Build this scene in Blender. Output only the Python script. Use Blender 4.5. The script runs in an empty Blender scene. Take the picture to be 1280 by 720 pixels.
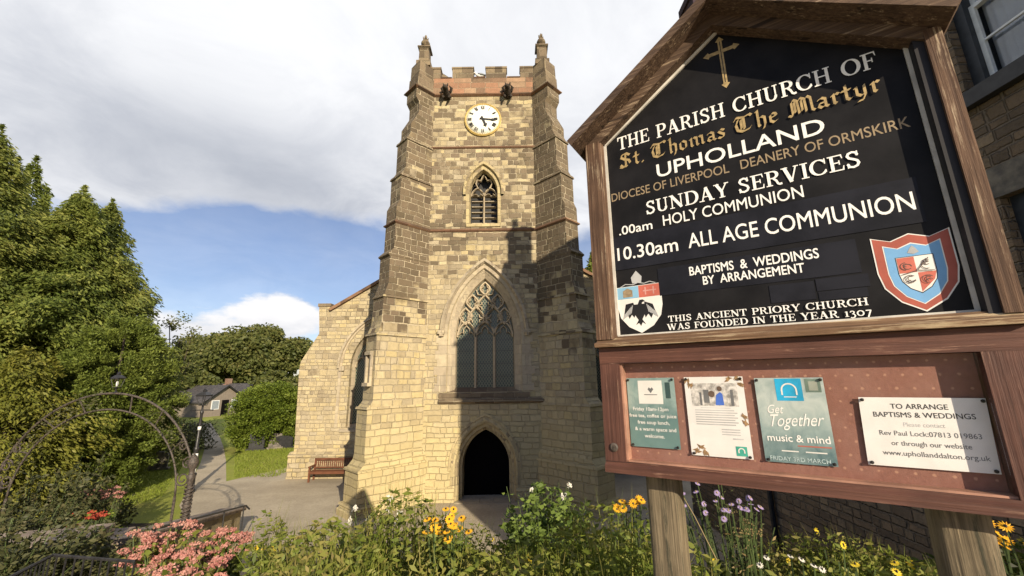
import bpy, bmesh, math, random
import numpy as np
from mathutils import Vector, Matrix
R = math.radians
rnd = random.Random(7)
scene = bpy.context.scene
COL = scene.collection

# ------------------------------------------------------------------ camera
CAM_H = 4.3                                   # eye height above the churchyard paving (the road is 2.6 m up)
pitch, roll = R(12.9), R(0.8)
R0 = Vector((1, 0, 0)); F = Vector((0, math.cos(pitch), math.sin(pitch))); U0 = Vector((0, -math.sin(pitch), math.cos(pitch)))
RV = math.cos(roll) * R0 - math.sin(roll) * U0
UV = math.sin(roll) * R0 + math.cos(roll) * U0
cd = bpy.data.cameras.new("camera"); cam = bpy.data.objects.new("camera", cd); COL.objects.link(cam)
cd.sensor_width = 36; cd.lens = 36 * 500 / 1280; cd.clip_start = .05; cd.clip_end = 3000
cam.matrix_world = Matrix(((RV.x, UV.x, -F.x, 0), (RV.y, UV.y, -F.y, 0), (RV.z, UV.z, -F.z, CAM_H), (0, 0, 0, 1)))
scene.camera = cam

# ------------------------------------------------------------------ light
SUN_AZ, SUN_EL = R(155), R(20)                # behind the camera, a little to the right
sl = bpy.data.lights.new("sun", 'SUN'); sun = bpy.data.objects.new("sun", sl); COL.objects.link(sun)
sl.energy = 5.0; sl.angle = R(.5); sl.color = (1, .865, .65)
tow = Vector((-math.sin(SUN_AZ) * math.cos(SUN_EL), -math.cos(SUN_AZ) * math.cos(SUN_EL), -math.sin(SUN_EL)))
sun.rotation_euler = tow.to_track_quat('-Z', 'Y').to_euler(); sun.location = (10, -20, 30)

vs = scene.view_settings
vs.view_transform = 'Standard'; vs.look = 'None'; vs.gamma = 1; vs.use_curve_mapping = False
vs.exposure = 0.55
scene.cycles.use_denoising = True
scene.cycles.max_bounces = 6
scene.cycles.transparent_max_bounces = 12
scene.cycles.sample_clamp_indirect = 6

class G:
    """tiny node-graph writer: every call returns an output socket"""
    def __init__(s, nt): s.nt = nt
    def n(s, t, **k):
        o = s.nt.nodes.new(t)
        for a, b in k.items(): setattr(o, a, b)
        return o
    def put(s, sock, v):
        if v is None: return
        if hasattr(v, 'is_output'): s.nt.links.new(v, sock)
        else:
            if sock.type == 'RGBA' and hasattr(v, '__len__') and len(v) == 3: v = (*v, 1)
            sock.default_value = v
    def m(s, op, a, b=None, c=None, clamp=False):
        o = s.n('ShaderNodeMath', operation=op); o.use_clamp = clamp
        for i, v in enumerate((a, b, c)): s.put(o.inputs[i], v)
        return o.outputs[0]
    def v(s, op, a, b=None, out=0):
        o = s.n('ShaderNodeVectorMath', operation=op)
        s.put(o.inputs[0], a); s.put(o.inputs[1], b)
        return o.outputs[out]
    def dot(s, a, b): return s.v('DOT_PRODUCT', a, b, 1)
    def scale(s, a, f):
        o = s.n('ShaderNodeVectorMath', operation='SCALE'); s.put(o.inputs[0], a); s.put(o.inputs[3], f); return o.outputs[0]
    def xyz(s, a, b, c):
        o = s.n('ShaderNodeCombineXYZ')
        for i, v in enumerate((a, b, c)): s.put(o.inputs[i], v)
        return o.outputs[0]
    def sep(s, a):
        o = s.n('ShaderNodeSeparateXYZ'); s.put(o.inputs[0], a); return o.outputs
    def noise(s, vec, scale, detail=3, rough=.55, dist=0, out=0, dim='3D'):
        o = s.n('ShaderNodeTexNoise', noise_dimensions=dim)
        if dim == '1D': s.put(o.inputs['W'], vec)
        else: s.put(o.inputs['Vector'], vec)
        o.inputs['Scale'].default_value = scale; o.inputs['Detail'].default_value = detail
        o.inputs['Roughness'].default_value = rough; o.inputs['Distortion'].default_value = dist
        return o.outputs[out]
    def white(s, vec, dim='3D', out=0):
        o = s.n('ShaderNodeTexWhiteNoise', noise_dimensions=dim)
        s.put(o.inputs['W' if dim == '1D' else 'Vector'], vec)
        return o.outputs[out]
    def ss(s, x, a, b, lo=0., hi=1.):
        o = s.n('ShaderNodeMapRange', interpolation_type='SMOOTHSTEP')
        s.put(o.inputs[0], x)
        for i, v in enumerate((a, b, lo, hi)): s.put(o.inputs[i + 1], v)
        return o.outputs[0]
    def mix(s, f, a, b, mode='MIX'):
        o = s.n('ShaderNodeMix', data_type='RGBA', blend_type=mode)
        s.put(o.inputs[0], f); s.put(o.inputs[6], a); s.put(o.inputs[7], b)
        return o.outputs[2]
    def ramp(s, f, cols, const=False):
        o = s.n('ShaderNodeValToRGB'); s.put(o.inputs[0], f); e = o.color_ramp.elements
        if const: o.color_ramp.interpolation = 'CONSTANT'
        n = len(cols)
        for i, c in enumerate(cols):
            p = i / n if const else i / max(1, n - 1)
            el = e[i] if i < 2 else e.new(p)
            el.position = p; el.color = (*c, 1)
        return o.outputs[0]
    def bump(s, h, dist, strength=1.):
        o = s.n('ShaderNodeBump'); o.inputs['Strength'].default_value = strength; o.inputs['Distance'].default_value = dist
        s.put(o.inputs['Height'], h); return o.outputs[0]

def newmat(name):
    m = bpy.data.materials.new(name); m.use_nodes = True
    nt = m.node_tree; nt.nodes.clear(); g = G(nt)
    out = g.n('ShaderNodeOutputMaterial')
    return m, g, out
def principled(g, out, col, rough=.7, normal=None, metal=0, spec=.4, coat=0):
    b = g.n('ShaderNodeBsdfPrincipled')
    g.put(b.inputs['Base Color'], col); g.put(b.inputs['Roughness'], rough)
    b.inputs['Metallic'].default_value = metal; b.inputs['Specular IOR Level'].default_value = spec
    b.inputs['Coat Weight'].default_value = coat
    if normal is not None: g.put(b.inputs['Normal'], normal)
    g.nt.links.new(b.outputs[0], out.inputs[0]); return b

# ------------------------------------------------------------------ sky with clouds
world = bpy.data.worlds.new("World"); scene.world = world; world.use_nodes = True
nt = world.node_tree; nt.nodes.clear(); g = G(nt)
wo = g.n('ShaderNodeOutputWorld'); bg = g.n('ShaderNodeBackground'); nt.links.new(bg.outputs[0], wo.inputs[0])
sky = g.n('ShaderNodeTexSky', sky_type='NISHITA'); sky.sun_disc = False
sky.sun_elevation = SUN_EL; sky.sun_rotation = SUN_AZ; sky.altitude = 100; sky.air_density = 1.0; sky.dust_density = .6; sky.ozone_density = 1.6
d = g.v('NORMALIZE', g.n('ShaderNodeTexCoord').outputs['Generated'])
dx, dy, dz = g.sep(d)
az = g.m('ARCTAN2', dx, dy); el = g.m('ARCSINE', dz)
den = g.m('ADD', g.m('MAXIMUM', dz, 0), .16)
pl = g.xyz(g.m('DIVIDE', dx, den), g.m('DIVIDE', dy, den), 0.)
n1 = g.noise(pl, .9, 9, .56, .25)
n2 = g.noise(g.v('ADD', pl, (3.1, 1.7, .4)), .55, 3, .5)
n3 = g.noise(g.xyz(g.m('MULTIPLY', az, 1.), g.m('MULTIPLY', el, 2.0), 4.2), 7.5, 7, .6)
def blob(a0, e0, sa, se):
    a = g.m('DIVIDE', g.m('SUBTRACT', az, R(a0)), R(sa)); e = g.m('DIVIDE', g.m('SUBTRACT', el, R(e0)), R(se))
    return g.m('POWER', 2.718, g.m('MULTIPLY', g.m('ADD', g.m('MULTIPLY', a, a), g.m('MULTIPLY', e, e)), -1.))
cover = g.m('ADD', g.m('ADD', .5, g.m('MULTIPLY', g.m('SUBTRACT', n1, .5), 1.35)), g.ss(el, R(10), R(24), -.17, .30))
cover = g.m('SUBTRACT', cover, g.m('MULTIPLY', blob(-27, 12, 22, 9), .44))
cover = g.m('ADD', cover, g.m('MULTIPLY', blob(-46, 20, 10, 6), .16))
cover = g.m('SUBTRACT', cover, g.ss(dy, .25, -.25, 0., .50))   # clear sky on the sunny side, behind the camera
cover = g.m('SUBTRACT', cover, g.m('MULTIPLY', blob(12, 14, 12, 7), .25))
low = g.m('MULTIPLY', g.m('ADD', blob(-29.5, 8.2, 6.0, 3.0), g.m('ADD', g.m('MULTIPLY', blob(-43, 5, 9, 4.5), .9), g.m('MULTIPLY', blob(-33, 3, 12, 2.5), .5))), 1.0)
puff = g.ss(g.m('ADD', low, g.m('MULTIPLY', g.m('SUBTRACT', n3, .5), 1.7)), .38, .78)
veil = g.m('MULTIPLY', g.ss(dy, -.1, .4), g.m('ADD', .04, g.m('MULTIPLY', n3, .24)))     # thin high haze in front
alpha = g.m('MAXIMUM', g.m('MAXIMUM', g.ss(cover, .42, .66), puff), veil)
thick = g.ss(g.m('ADD', g.m('MULTIPLY', n2, .65), g.m('MULTIPLY', g.noise(pl, 2.3, 8, .62, .5), .6)), .48, .78)
ccol = g.mix(g.m('MULTIPLY', thick, g.ss(el, R(16), R(40), 1., .40)), (12.6, 12.7, 13.0), (6.4, 6.8, 7.8))
ccol = g.mix(g.m('MULTIPLY', blob(-38, 24, 17, 7), g.ss(n1, .3, .6, .5, 1.)), ccol, (5.7, 6.1, 7.0))
ccol = g.mix(puff, ccol, g.mix(g.ss(g.m('ADD', n3, g.m('MULTIPLY', g.m('SUBTRACT', el, R(6)), 4.)), .25, .75), (8.6, 8.8, 9.6), (12.6, 12.5, 12.6)))
skyc = g.mix(1., sky.outputs[0], (1.42, 1.38, 1.6), 'MULTIPLY')
g.put(bg.inputs[0], g.mix(alpha, skyc, ccol)); bg.inputs[1].default_value = .055

# ------------------------------------------------------------------ mesh helpers
class MB:
    def __init__(s): s.v = []; s.f = []; s.mi = []; s.cur = 0
    def add(s, vs, fs):
        b = len(s.v); s.v += [tuple(p) for p in vs]
        for f in fs: s.f.append(tuple(b + i for i in f)); s.mi.append(s.cur)
        return s
    def box(s, x0, x1, y0, y1, z0, z1):
        vs = [(x, y, z) for z in (z0, z1) for y in (y0, y1) for x in (x0, x1)]
        return s.add(vs, [(0, 2, 3, 1), (4, 5, 7, 6), (0, 1, 5, 4), (2, 6, 7, 3), (0, 4, 6, 2), (1, 3, 7, 5)])
    def obox(s, c, ax, ay, az):                      # oriented box: centre and three half-axis vectors
        c, ax, ay, az = map(Vector, (c, ax, ay, az))
        vs = [c + i * ax + j * ay + k * az for k in (-1, 1) for j in (-1, 1) for i in (-1, 1)]
        return s.add(vs, [(0, 2, 3, 1), (4, 5, 7, 6), (0, 1, 5, 4), (2, 6, 7, 3), (0, 4, 6, 2), (1, 3, 7, 5)])
    def beam(s, a, b, w, h, up=(0, 0, 1)):
        a, b = Vector(a), Vector(b); d = (b - a); l = d.length; d.normalize(); up = Vector(up)
        sd = d.cross(up).normalized(); u2 = sd.cross(d)
        return s.obox((a + b) / 2, d * l / 2, sd * w / 2, u2 * h / 2)
    def loft(s, rings, cap=True, close=True):
        n = len(rings[0]); b = len(s.v); vs = [p for r in rings for p in r]; fs = []
        for i in range(len(rings) - 1):
            for j in range(n if close else n - 1):
                k = (j + 1) % n
                fs.append((i * n + j, i * n + k, (i + 1) * n + k, (i + 1) * n + j))
        if cap: fs += [tuple(range(n - 1, -1, -1)), tuple((len(rings) - 1) * n + i for i in range(n))]
        return s.add(vs, fs)
    def tube(s, pts, r, n=8, cap=True):
        pts = [Vector(p) for p in pts]; rr = r if hasattr(r, '__len__') else [r] * len(pts)
        rings = []; prev = None
        for i, p in enumerate(pts):
            t = (pts[min(i + 1, len(pts) - 1)] - pts[max(i - 1, 0)]).normalized()
            if prev is None:
                a = Vector((0, 0, 1)) if abs(t.z) < .9 else Vector((1, 0, 0))
                x = t.cross(a).normalized()
            else: x = (prev - t * prev.dot(t)).normalized()
            prev = x; y = t.cross(x)
            rings.append([p + rr[i] * (math.cos(q) * x + math.sin(q) * y) for q in (2 * math.pi * k / n for k in range(n))])
        return s.loft(rings, cap)
    def lathe(s, prof, n=16, c=(0, 0, 0)):           # prof: (r, z)
        return s.loft([[(c[0] + r * math.cos(2 * math.pi * k / n), c[1] + r * math.sin(2 * math.pi * k / n), c[2] + z) for k in range(n)] for r, z in prof])
    def prism(s, poly, f0, f1):                      # poly of 2-D points; f0 / f1 map a 2-D point to 3-D (front / back)
        n = len(poly); vs = [f0(*p) for p in poly] + [f1(*p) for p in poly]
        return s.add(vs, [tuple(range(n)), tuple(range(2 * n - 1, n - 1, -1))] + [(i, n + i, n + (i + 1) % n, (i + 1) % n) for i in range(n)])
    def build_each(s, name, mat, parent=None, smooth=False):
        # every loose piece becomes an object of its own
        par = list(range(len(s.v)))
        def fd(i):
            while par[i] != i: par[i] = par[par[i]]; i = par[i]
            return i
        for f in s.f:
            for i in f[1:]: par[fd(i)] = fd(f[0])
        gr = {}
        for f in s.f: gr.setdefault(fd(f[0]), []).append(f)
        for fs in gr.values():
            ids = sorted({i for f in fs for i in f}); mp = {j: k for k, j in enumerate(ids)}
            MB().add([s.v[i] for i in ids], [tuple(mp[i] for i in f) for f in fs]).build(name, mat, parent, smooth)
    def build(s, name, mat, parent=None, smooth=False, fix=True):
        me = bpy.data.meshes.new(name); me.from_pydata(s.v, [], s.f)
        for m in (mat if isinstance(mat, (list, tuple)) else [mat]): me.materials.append(m)
        if any(s.mi): me.polygons.foreach_set('material_index', s.mi)
        if fix:
            bm = bmesh.new(); bm.from_mesh(me); bmesh.ops.recalc_face_normals(bm, faces=bm.faces); bm.to_mesh(me); bm.free()
        if smooth: me.polygons.foreach_set('use_smooth', [True] * len(me.polygons))
        me.update()
        return link(name, me, parent)
def link(name, me, parent=None):
    o = bpy.data.objects.new(name, me); COL.objects.link(o)
    if parent is not None: attach(o, parent)
    return o
ROOT = {}
def attach(o, parent):
    """parts are modelled in world space unless the thing is marked local"""
    o.parent = parent
    r = parent
    while r.parent: r = r.parent
    if parent is r and not r.get('_loc'): o.location = -r.location
def tag(o, label=None, cat=None, group=None, kind=None):
    if label: o['label'] = label
    if cat: o['category'] = cat
    if group: o['group'] = group
    if kind: o['kind'] = kind
    return o
LOCALS = []
def thing(name, label, cat, loc=(0, 0, 0), rz=0, group=None, local=False):
    o = bpy.data.objects.new(name, None); COL.objects.link(o)
    o.location = loc; o.rotation_euler = (0, 0, rz); o.empty_display_size = .2
    if local: o['_loc'] = 1; LOCALS.append(o)
    return tag(o, label, cat, group)
def dup(root, loc, rz=0, label=None, scale=None):
    def cp(o, par):
        c = o.copy(); COL.objects.link(c)
        if par is not None: c.parent = par
        for ch in list(o.children): cp(ch, c)
        return c
    r = cp(root, None); r.location = loc; r.rotation_euler = (0, 0, rz)
    if scale: r.scale = (scale,) * 3
    if label: r['label'] = label
    return r
def npmesh(name, V, Fq, mat, parent=None, smooth=False):
    """fast mesh from numpy arrays: V (n,3), Fq (m,k) all faces the same size"""
    me = bpy.data.meshes.new(name); V = np.asarray(V, np.float32); Fq = np.asarray(Fq, np.int32); k = Fq.shape[1]
    me.vertices.add(len(V)); me.vertices.foreach_set('co', V.ravel())
    me.loops.add(Fq.size); me.loops.foreach_set('vertex_index', Fq.ravel())
    me.polygons.add(len(Fq)); me.polygons.foreach_set('loop_start', np.arange(0, Fq.size, k, dtype=np.int32))
    me.polygons.foreach_set('loop_total', np.full(len(Fq), k, np.int32))
    me.materials.append(mat); me.update(calc_edges=True); me.validate()
    if smooth: me.polygons.foreach_set('use_smooth', [True] * len(me.polygons))
    return link(name, me, parent)
def cut(o, cutters):
    for i, c in enumerate(cutters):
        m = o.modifiers.new("b%d" % i, 'BOOLEAN'); m.operation = 'DIFFERENCE'; m.solver = 'EXACT'; m.object = c
    bpy.context.view_layer.update()
    dg = bpy.context.evaluated_depsgraph_get()
    me = bpy.data.meshes.new_from_object(o.evaluated_get(dg))
    o.modifiers.clear(); old = o.data; o.data = me
    for c in cutters: bpy.data.objects.remove(c)
    bpy.data.meshes.remove(old)
def at(px, py, Y):
    """the world point seen at a pixel of the photograph, at world depth Y (used to read real positions off the photograph)"""
    r = (px - 640) / 500 * RV - (py - 360) / 500 * UV + F
    t = Y / r.y
    return Vector((r.x * t, Y, CAM_H + r.z * t))
def ground_at(px, py, z=0):
    r = (px - 640) / 500 * RV - (py - 360) / 500 * UV + F
    t = (z - CAM_H) / r.z
    return Vector((r.x * t, r.y * t, z))
def sstep(a, b, x): 
    t = min(1, max(0, (x - a) / (b - a))); return t * t * (3 - 2 * t)
def terrain(x, y):
    s = y - .6 * min(3.4, max(0, -5 - x))
    return 2.6 * (1 - sstep(2.6, 9.8, s))

# ------------------------------------------------------------------ materials
def stone_mat(name, h, w, cols, mortar, soot=(0., 0.), zr=(0., 1.), sootc=(.055, .042, .03), bump=.02, rub=.03, mw=.012, tint=None, rough=.9, fade=1.):
    m, g, out = newmat(name)
    ge = g.n('ShaderNodeNewGeometry'); P = ge.outputs['Position']; N = ge.outputs['True Normal']
    T = g.v('NORMALIZE', g.v('ADD', g.v('CROSS_PRODUCT', (0, 0, 1), N), (1e-4, 0, 0)))
    B = g.v('CROSS_PRODUCT', N, T)
    wob = g.sep(g.noise(P, 1.6, 2, .5, out=1))
    u = g.m('ADD', g.dot(P, T), g.m('MULTIPLY', g.m('SUBTRACT', wob[0], .5), rub * 2))
    v = g.m('ADD', g.dot(P, B), g.m('MULTIPLY', g.m('SUBTRACT', wob[1], .5), rub * 2))
    v = g.m('ADD', v, g.m('MULTIPLY', g.noise(g.m('MULTIPLY', v, .55 / h), 1., 0, dim='1D'), h * .75))
    vr = g.m('DIVIDE', v, h); row = g.m('FLOOR', vr); fv = g.m('FRACT', vr)
    r1 = g.white(row, '1D'); wr = g.m('MULTIPLY', g.m('ADD', g.m('MULTIPLY', r1, .9), .62), w)
    uu = g.m('ADD', g.m('DIVIDE', u, wr), g.m('MULTIPLY', r1, 37.3))
    uu = g.m('ADD', uu, g.m('MULTIPLY', g.noise(g.m('ADD', g.m('MULTIPLY', uu, .7), g.m('MULTIPLY', row, 7.13)), 1., 0, dim='1D'), .75))
    col = g.m('FLOOR', uu); fu = g.m('FRACT', uu)
    cell = g.xyz(col, row, 0.)
    c1 = g.white(cell); cc = g.sep(g.white(cell, out=1))
    du = g.m('MULTIPLY', g.m('MINIMUM', fu, g.m('SUBTRACT', 1., fu)), wr)
    dv = g.m('MULTIPLY', g.m('MINIMUM', fv, g.m('SUBTRACT', 1., fv)), h)
    fine = g.noise(P, 26, 4, .65); mid = g.noise(P, 5.5, 4, .6)
    dd = g.m('ADD', g.m('MINIMUM', du, dv), g.m('MULTIPLY', g.m('SUBTRACT', g.m('ADD', g.m('MULTIPLY', fine, .5), g.m('MULTIPLY', mid, .5)), .5), .05))
    body = g.ss(dd, mw * .35, mw * 1.5)
    base = g.ramp(c1, cols)
    base = g.mix(1., base, g.ramp(g.m('ADD', g.m('MULTIPLY', mid, .6), g.m('MULTIPLY', fine, .4)), [(.40, .38, .34), (1.0, 1.0, 1.0), (1.5, 1.47, 1.40)]), 'MULTIPLY')
    z = g.sep(P)[2]
    big = g.noise(P, .42, 4, .6)
    sm = g.m('ADD', g.ss(z, zr[0], zr[1], soot[0], soot[1]), g.m('MULTIPLY', g.m('SUBTRACT', big, .5), 2.4 * max(.2, max(soot))))
    sm = g.m('ADD', sm, g.m('MULTIPLY', g.m('SUBTRACT', cc[1], .55), .75))
    dirt = g.m('MULTIPLY', g.ss(g.m('ADD', sm, g.m('MULTIPLY', g.m('SUBTRACT', mid, .5), .5)), .28, .62), .88 if max(soot) > 0 else 0.)
    base = g.mix(dirt, base, g.mix(cc[2], sootc, tuple(c * 2.1 for c in sootc)))
    mcol = g.mix(g.ss(g.m('ADD', g.m('MULTIPLY', big, .7), g.m('MULTIPLY', mid, .3)), .50, .66), mortar, tuple(c * .42 for c in mortar))  # joint shadows painted in: mortar colour darkened in patches
    base = g.mix(g.m('SUBTRACT', 1., g.m('MULTIPLY', g.m('SUBTRACT', 1., body), g.ss(z, 1.2, 4.2, fade, 1.))), mcol, base)
    grime = g.ss(g.noise(g.v('MULTIPLY', P, (1.6, 1.6, .35)), 1.1, 5, .62), .46, .74, 0., .55)
    base = g.mix(grime, base, g.mix(.5, base, tuple(c * 1.4 for c in sootc)))
    if tint is not None:
        z0, z1, tc = tint
        base = g.mix(g.m('MULTIPLY', g.ss(g.m('ADD', z, g.m('MULTIPLY', big, 1.4)), z0, z1, 1., 0.), .6), base, tc)
    hgt = g.m('ADD', g.m('MULTIPLY', body, g.m('ADD', .6, g.m('MULTIPLY', cc[0], .6))), g.m('MULTIPLY', g.m('ADD', mid, g.m('MULTIPLY', fine, .6)), .55))
    principled(g, out, base, rough, g.bump(hgt, bump), spec=.2)
    return m
Y1 = [(.44, .36, .21), (.39, .325, .205), (.32, .26, .165), (.48, .40, .245), (.37, .31, .205), (.45, .365, .195), (.40, .34, .235), (.28, .23, .155)]
M_tower = stone_mat("tower_sandstone", .205, .37, Y1, (.47, .395, .27), (-.26, .50), (3.2, 11.), (.085, .064, .044), .035, .065, .013, tint=(2.2, 5.2, (.52, .425, .215)), fade=.3)
M_butt = stone_mat("buttress_sandstone", .25, .40, Y1, (.44, .37, .255), (-.30, .95), (3., 9.5), (.068, .05, .034), .035, .055, .014, tint=(2.0, 5.0, (.52, .425, .215)), fade=.3)
M_aisle = stone_mat("aisle_sandstone", .19, .34, Y1, (.48, .40, .27), (.0, .16), (0, 9), (.1, .075, .05), .035, .055, .013)
M_dress = stone_mat("dressed_stone", .42, .8, [(.42, .35, .25), (.36, .30, .22), (.46, .39, .27), (.33, .28, .21)], (.36, .31, .23), (.05, .2), (3, 14), (.09, .07, .05), .012, .008, .006)
M_door = stone_mat("doorway_stone", .34, .5, [(.45, .37, .20), (.40, .33, .19), (.48, .39, .22), (.36, .29, .17)], (.42, .35, .22), (.1, .2), (0, 3), (.09, .07, .05), .02, .02, .008)
M_trac = stone_mat("tracery_stone", .9, 1.2, [(.47, .39, .27), (.42, .35, .25)], (.4, .34, .25), (.0, .1), (3, 14), (.12, .09, .06), .008, .0, .004)
M_string = stone_mat("string_course_stone", .5, .9, [(.20, .11, .07), (.15, .085, .055), (.25, .15, .09)], (.14, .1, .07), (.2, .3), (3, 18), (.05, .035, .025), .015, .01, .006)
M_red = stone_mat("red_sandstone", .33, .62, [(.32, .175, .11), (.27, .15, .095), (.18, .12, .08), (.37, .25, .16), (.25, .15, .10)], (.36, .28, .19), (.05, .2), (17, 18.6), (.07, .05, .035), .02)
M_dark = stone_mat("sooty_stone", .36, .6, [(.17, .13, .09), (.22, .17, .11), (.12, .09, .065), (.28, .22, .14)], (.3, .25, .17), (.1, .3), (16, 19), (.05, .038, .027), .025)
M_house = stone_mat("house_stone", .115, .26, [(.20, .145, .095), (.15, .11, .075), (.24, .17, .11), (.12, .09, .065), (.27, .20, .13)], (.19, .15, .11), (.0, .2), (0, 14), (.05, .042, .034), .045, .03, .012)
M_pave = None
def simple(name, col, rough=.6, metal=0, var=.25, sc=9., bump=0., spec=.4, coat=0, c2=None):
    m, g, out = newmat(name)
    P = g.n('ShaderNodeTexCoord').outputs['Object']
    nz = g.noise(P, sc, 5, .6)
    c = g.mix(g.ss(nz, .3, .7), tuple(x * (1 - var) for x in col), c2 or tuple(min(1, x * (1 + var)) for x in col))
    principled(g, out, c, rough, g.bump(nz, bump) if bump else None, metal, spec, coat); return m
def wood_mat(name, a, b, axis, sc=1., rough=.75, flake=None, fl=(.62, .7)):
    m, g, out = newmat(name)
    P = g.n('ShaderNodeTexCoord').outputs['Object']
    st = [95 * sc, 95 * sc, 95 * sc]; st[axis] = 2.6 * sc
    gr = g.noise(g.v('MULTIPLY', P, tuple(st)), 1., 6, .65, .3)
    big = g.noise(P, 5., 4, .6)
    ck = [30., 30., 30.]; ck[axis] = .9
    crack = g.ss(g.noise(g.v('MULTIPLY', P, tuple(ck)), 1., 2, .4), .645, .67)
    c = g.mix(g.ss(gr, .3, .72), a, b); c = g.mix(g.m('MULTIPLY', crack, .8), c, tuple(x * .25 for x in a))
    c = g.mix(g.ss(big, .35, .75, 0., .55), c, tuple(x * .55 for x in a))
    if flake:
        f = g.ss(g.m('ADD', g.m('MULTIPLY', gr, .55), g.m('MULTIPLY', g.noise(g.v('MULTIPLY', P, tuple(22. if i != axis else 4. for i in range(3))), 1., 6, .72), .55)), fl[0], fl[1])
        c = g.mix(f, c, flake)
    principled(g, out, c, rough, g.bump(gr, .004), spec=.3); return m
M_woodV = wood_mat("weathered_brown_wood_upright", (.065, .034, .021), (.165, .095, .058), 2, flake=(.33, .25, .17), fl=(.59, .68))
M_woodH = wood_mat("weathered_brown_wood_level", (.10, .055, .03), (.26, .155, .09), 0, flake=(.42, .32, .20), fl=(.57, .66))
M_case = wood_mat("red_brown_paint", (.085, .036, .026), (.135, .058, .04), 0, rough=.6, flake=(.28, .16, .11), fl=(.62, .71))
M_caseV = wood_mat("red_brown_paint_upright", (.08, .034, .025), (.13, .056, .039), 2, rough=.6, flake=(.28, .16, .11), fl=(.62, .71))
M_post = wood_mat("bare_post_wood", (.085, .066, .042), (.255, .20, .128), 2, rough=.85, flake=(.05, .046, .03), fl=(.55, .66))
M_roofw = wood_mat("roof_board_wood", (.06, .035, .023), (.155, .098, .062), 0, flake=(.30, .22, .15), fl=(.60, .70))
M_soot = simple("black_sooted_stone", (.04, .03, .022), .9, var=.5, sc=6, bump=.03)
M_gloss = simple("black_sign_paint", (.0125, .0118, .0125), .45, var=.35, sc=5, spec=.12)
M_gloss2 = simple("black_strip_paint", (.014, .0142, .019), .45, var=.3, sc=6, spec=.14)
M_white = simple("white_sign_paint", (.82, .80, .76), .5, var=.06, sc=30)
M_gold = simple("gold_sign_paint", (.36, .26, .12), .45, var=.25, sc=60)
M_gold2 = simple("dull_gold_paint", (.29, .215, .13), .5, var=.2, sc=60)
M_trim = simple("pale_trim", (.55, .52, .47), .5, var=.2)
M_iron = simple("black_iron", (.022, .021, .022), .42, var=.4, sc=30, bump=.002, spec=.5)
M_rust = simple("rusty_dark_iron", (.05, .044, .038), .6, var=.5, sc=40, bump=.003, c2=(.11, .085, .068))
M_bwhite = simple("white_band_paint", (.78, .77, .74), .5, var=.1)
M_blackdoor = simple("shade_black_door", (.003, .0026, .0024), .95, spec=.1, var=.4, sc=14)  # near-black: the deep shade of the doorway is put into the colour
M_dial = simple("clock_dial_white", (.80, .78, .70), .5, var=.06, sc=4)
M_gilt = simple("gilt_rim", (.62, .45, .16), .4, var=.2, metal=.3)
M_blk = simple("black_paint", (.012, .011, .011), .5, var=.2)
M_slate = stone_mat("slate_roof", .22, .3, [(.075, .07, .072), (.055, .052, .056), (.10, .092, .09)], (.03, .03, .03), bump=.015, rub=.006, mw=.006, rough=.7)
M_lead = simple("lead_roof", (.20, .21, .22), .6, var=.2)
M_sash = simple("white_sash_paint", (.72, .73, .74), .45, var=.1)
M_sashd = simple("dark_blue_frame_paint", (.025, .028, .034), .5, var=.3)
M_curt = simple("net_curtain", (.62, .60, .57), .8, var=.15, sc=3)
M_bench = wood_mat("bench_varnish", (.10, .038, .02), (.20, .08, .04), 0, rough=.5)
M_brick = stone_mat("cottage_brick", .075, .22, [(.22, .12, .085), (.18, .10, .07), (.26, .16, .11)], (.3, .25, .2), bump=.005, rub=.003, mw=.006)
M_brickd = stone_mat("dark_chimney_brick", .085, .23, [(.06, .035, .05), (.045, .03, .04), (.08, .05, .055)], (.06, .05, .05), bump=.006, rub=.003, mw=.006)
M_render = simple("cottage_render", (.20, .165, .135), .8, var=.12)
M_grave = simple("weathered_gravestone", (.13, .12, .11), .9, var=.4, sc=5, bump=.02, c2=(.22, .19, .15))
M_graved = simple("dark_granite", (.03, .03, .032), .5, var=.3)
M_cope = simple("worn_coping_stone", (.24, .185, .145), .9, var=.3, sc=4, bump=.015, c2=(.33, .26, .20))
def glass_thin(name, gl=.06, col=(1, 1, 1)):
    m, g, out = newmat(name)
    t = g.n('ShaderNodeBsdfTransparent'); g.put(t.inputs[0], col)
    s = g.n('ShaderNodeBsdfGlossy'); s.inputs['Roughness'].default_value = .03
    lw = g.n('ShaderNodeLayerWeight'); lw.inputs[0].default_value = .12
    mx = g.n('ShaderNodeMixShader'); g.put(mx.inputs[0], g.m('ADD', g.m('MULTIPLY', lw.outputs['Fresnel'], .5), gl * .3))
    g.nt.links.new(t.outputs[0], mx.inputs[1]); g.nt.links.new(s.outputs[0], mx.inputs[2]); g.nt.links.new(mx.outputs[0], out.inputs[0])
    return m
M_pane = glass_thin("clear_pane", .02)
M_wpane = glass_thin("window_pane", .25, (.8, .82, .85))
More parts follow.
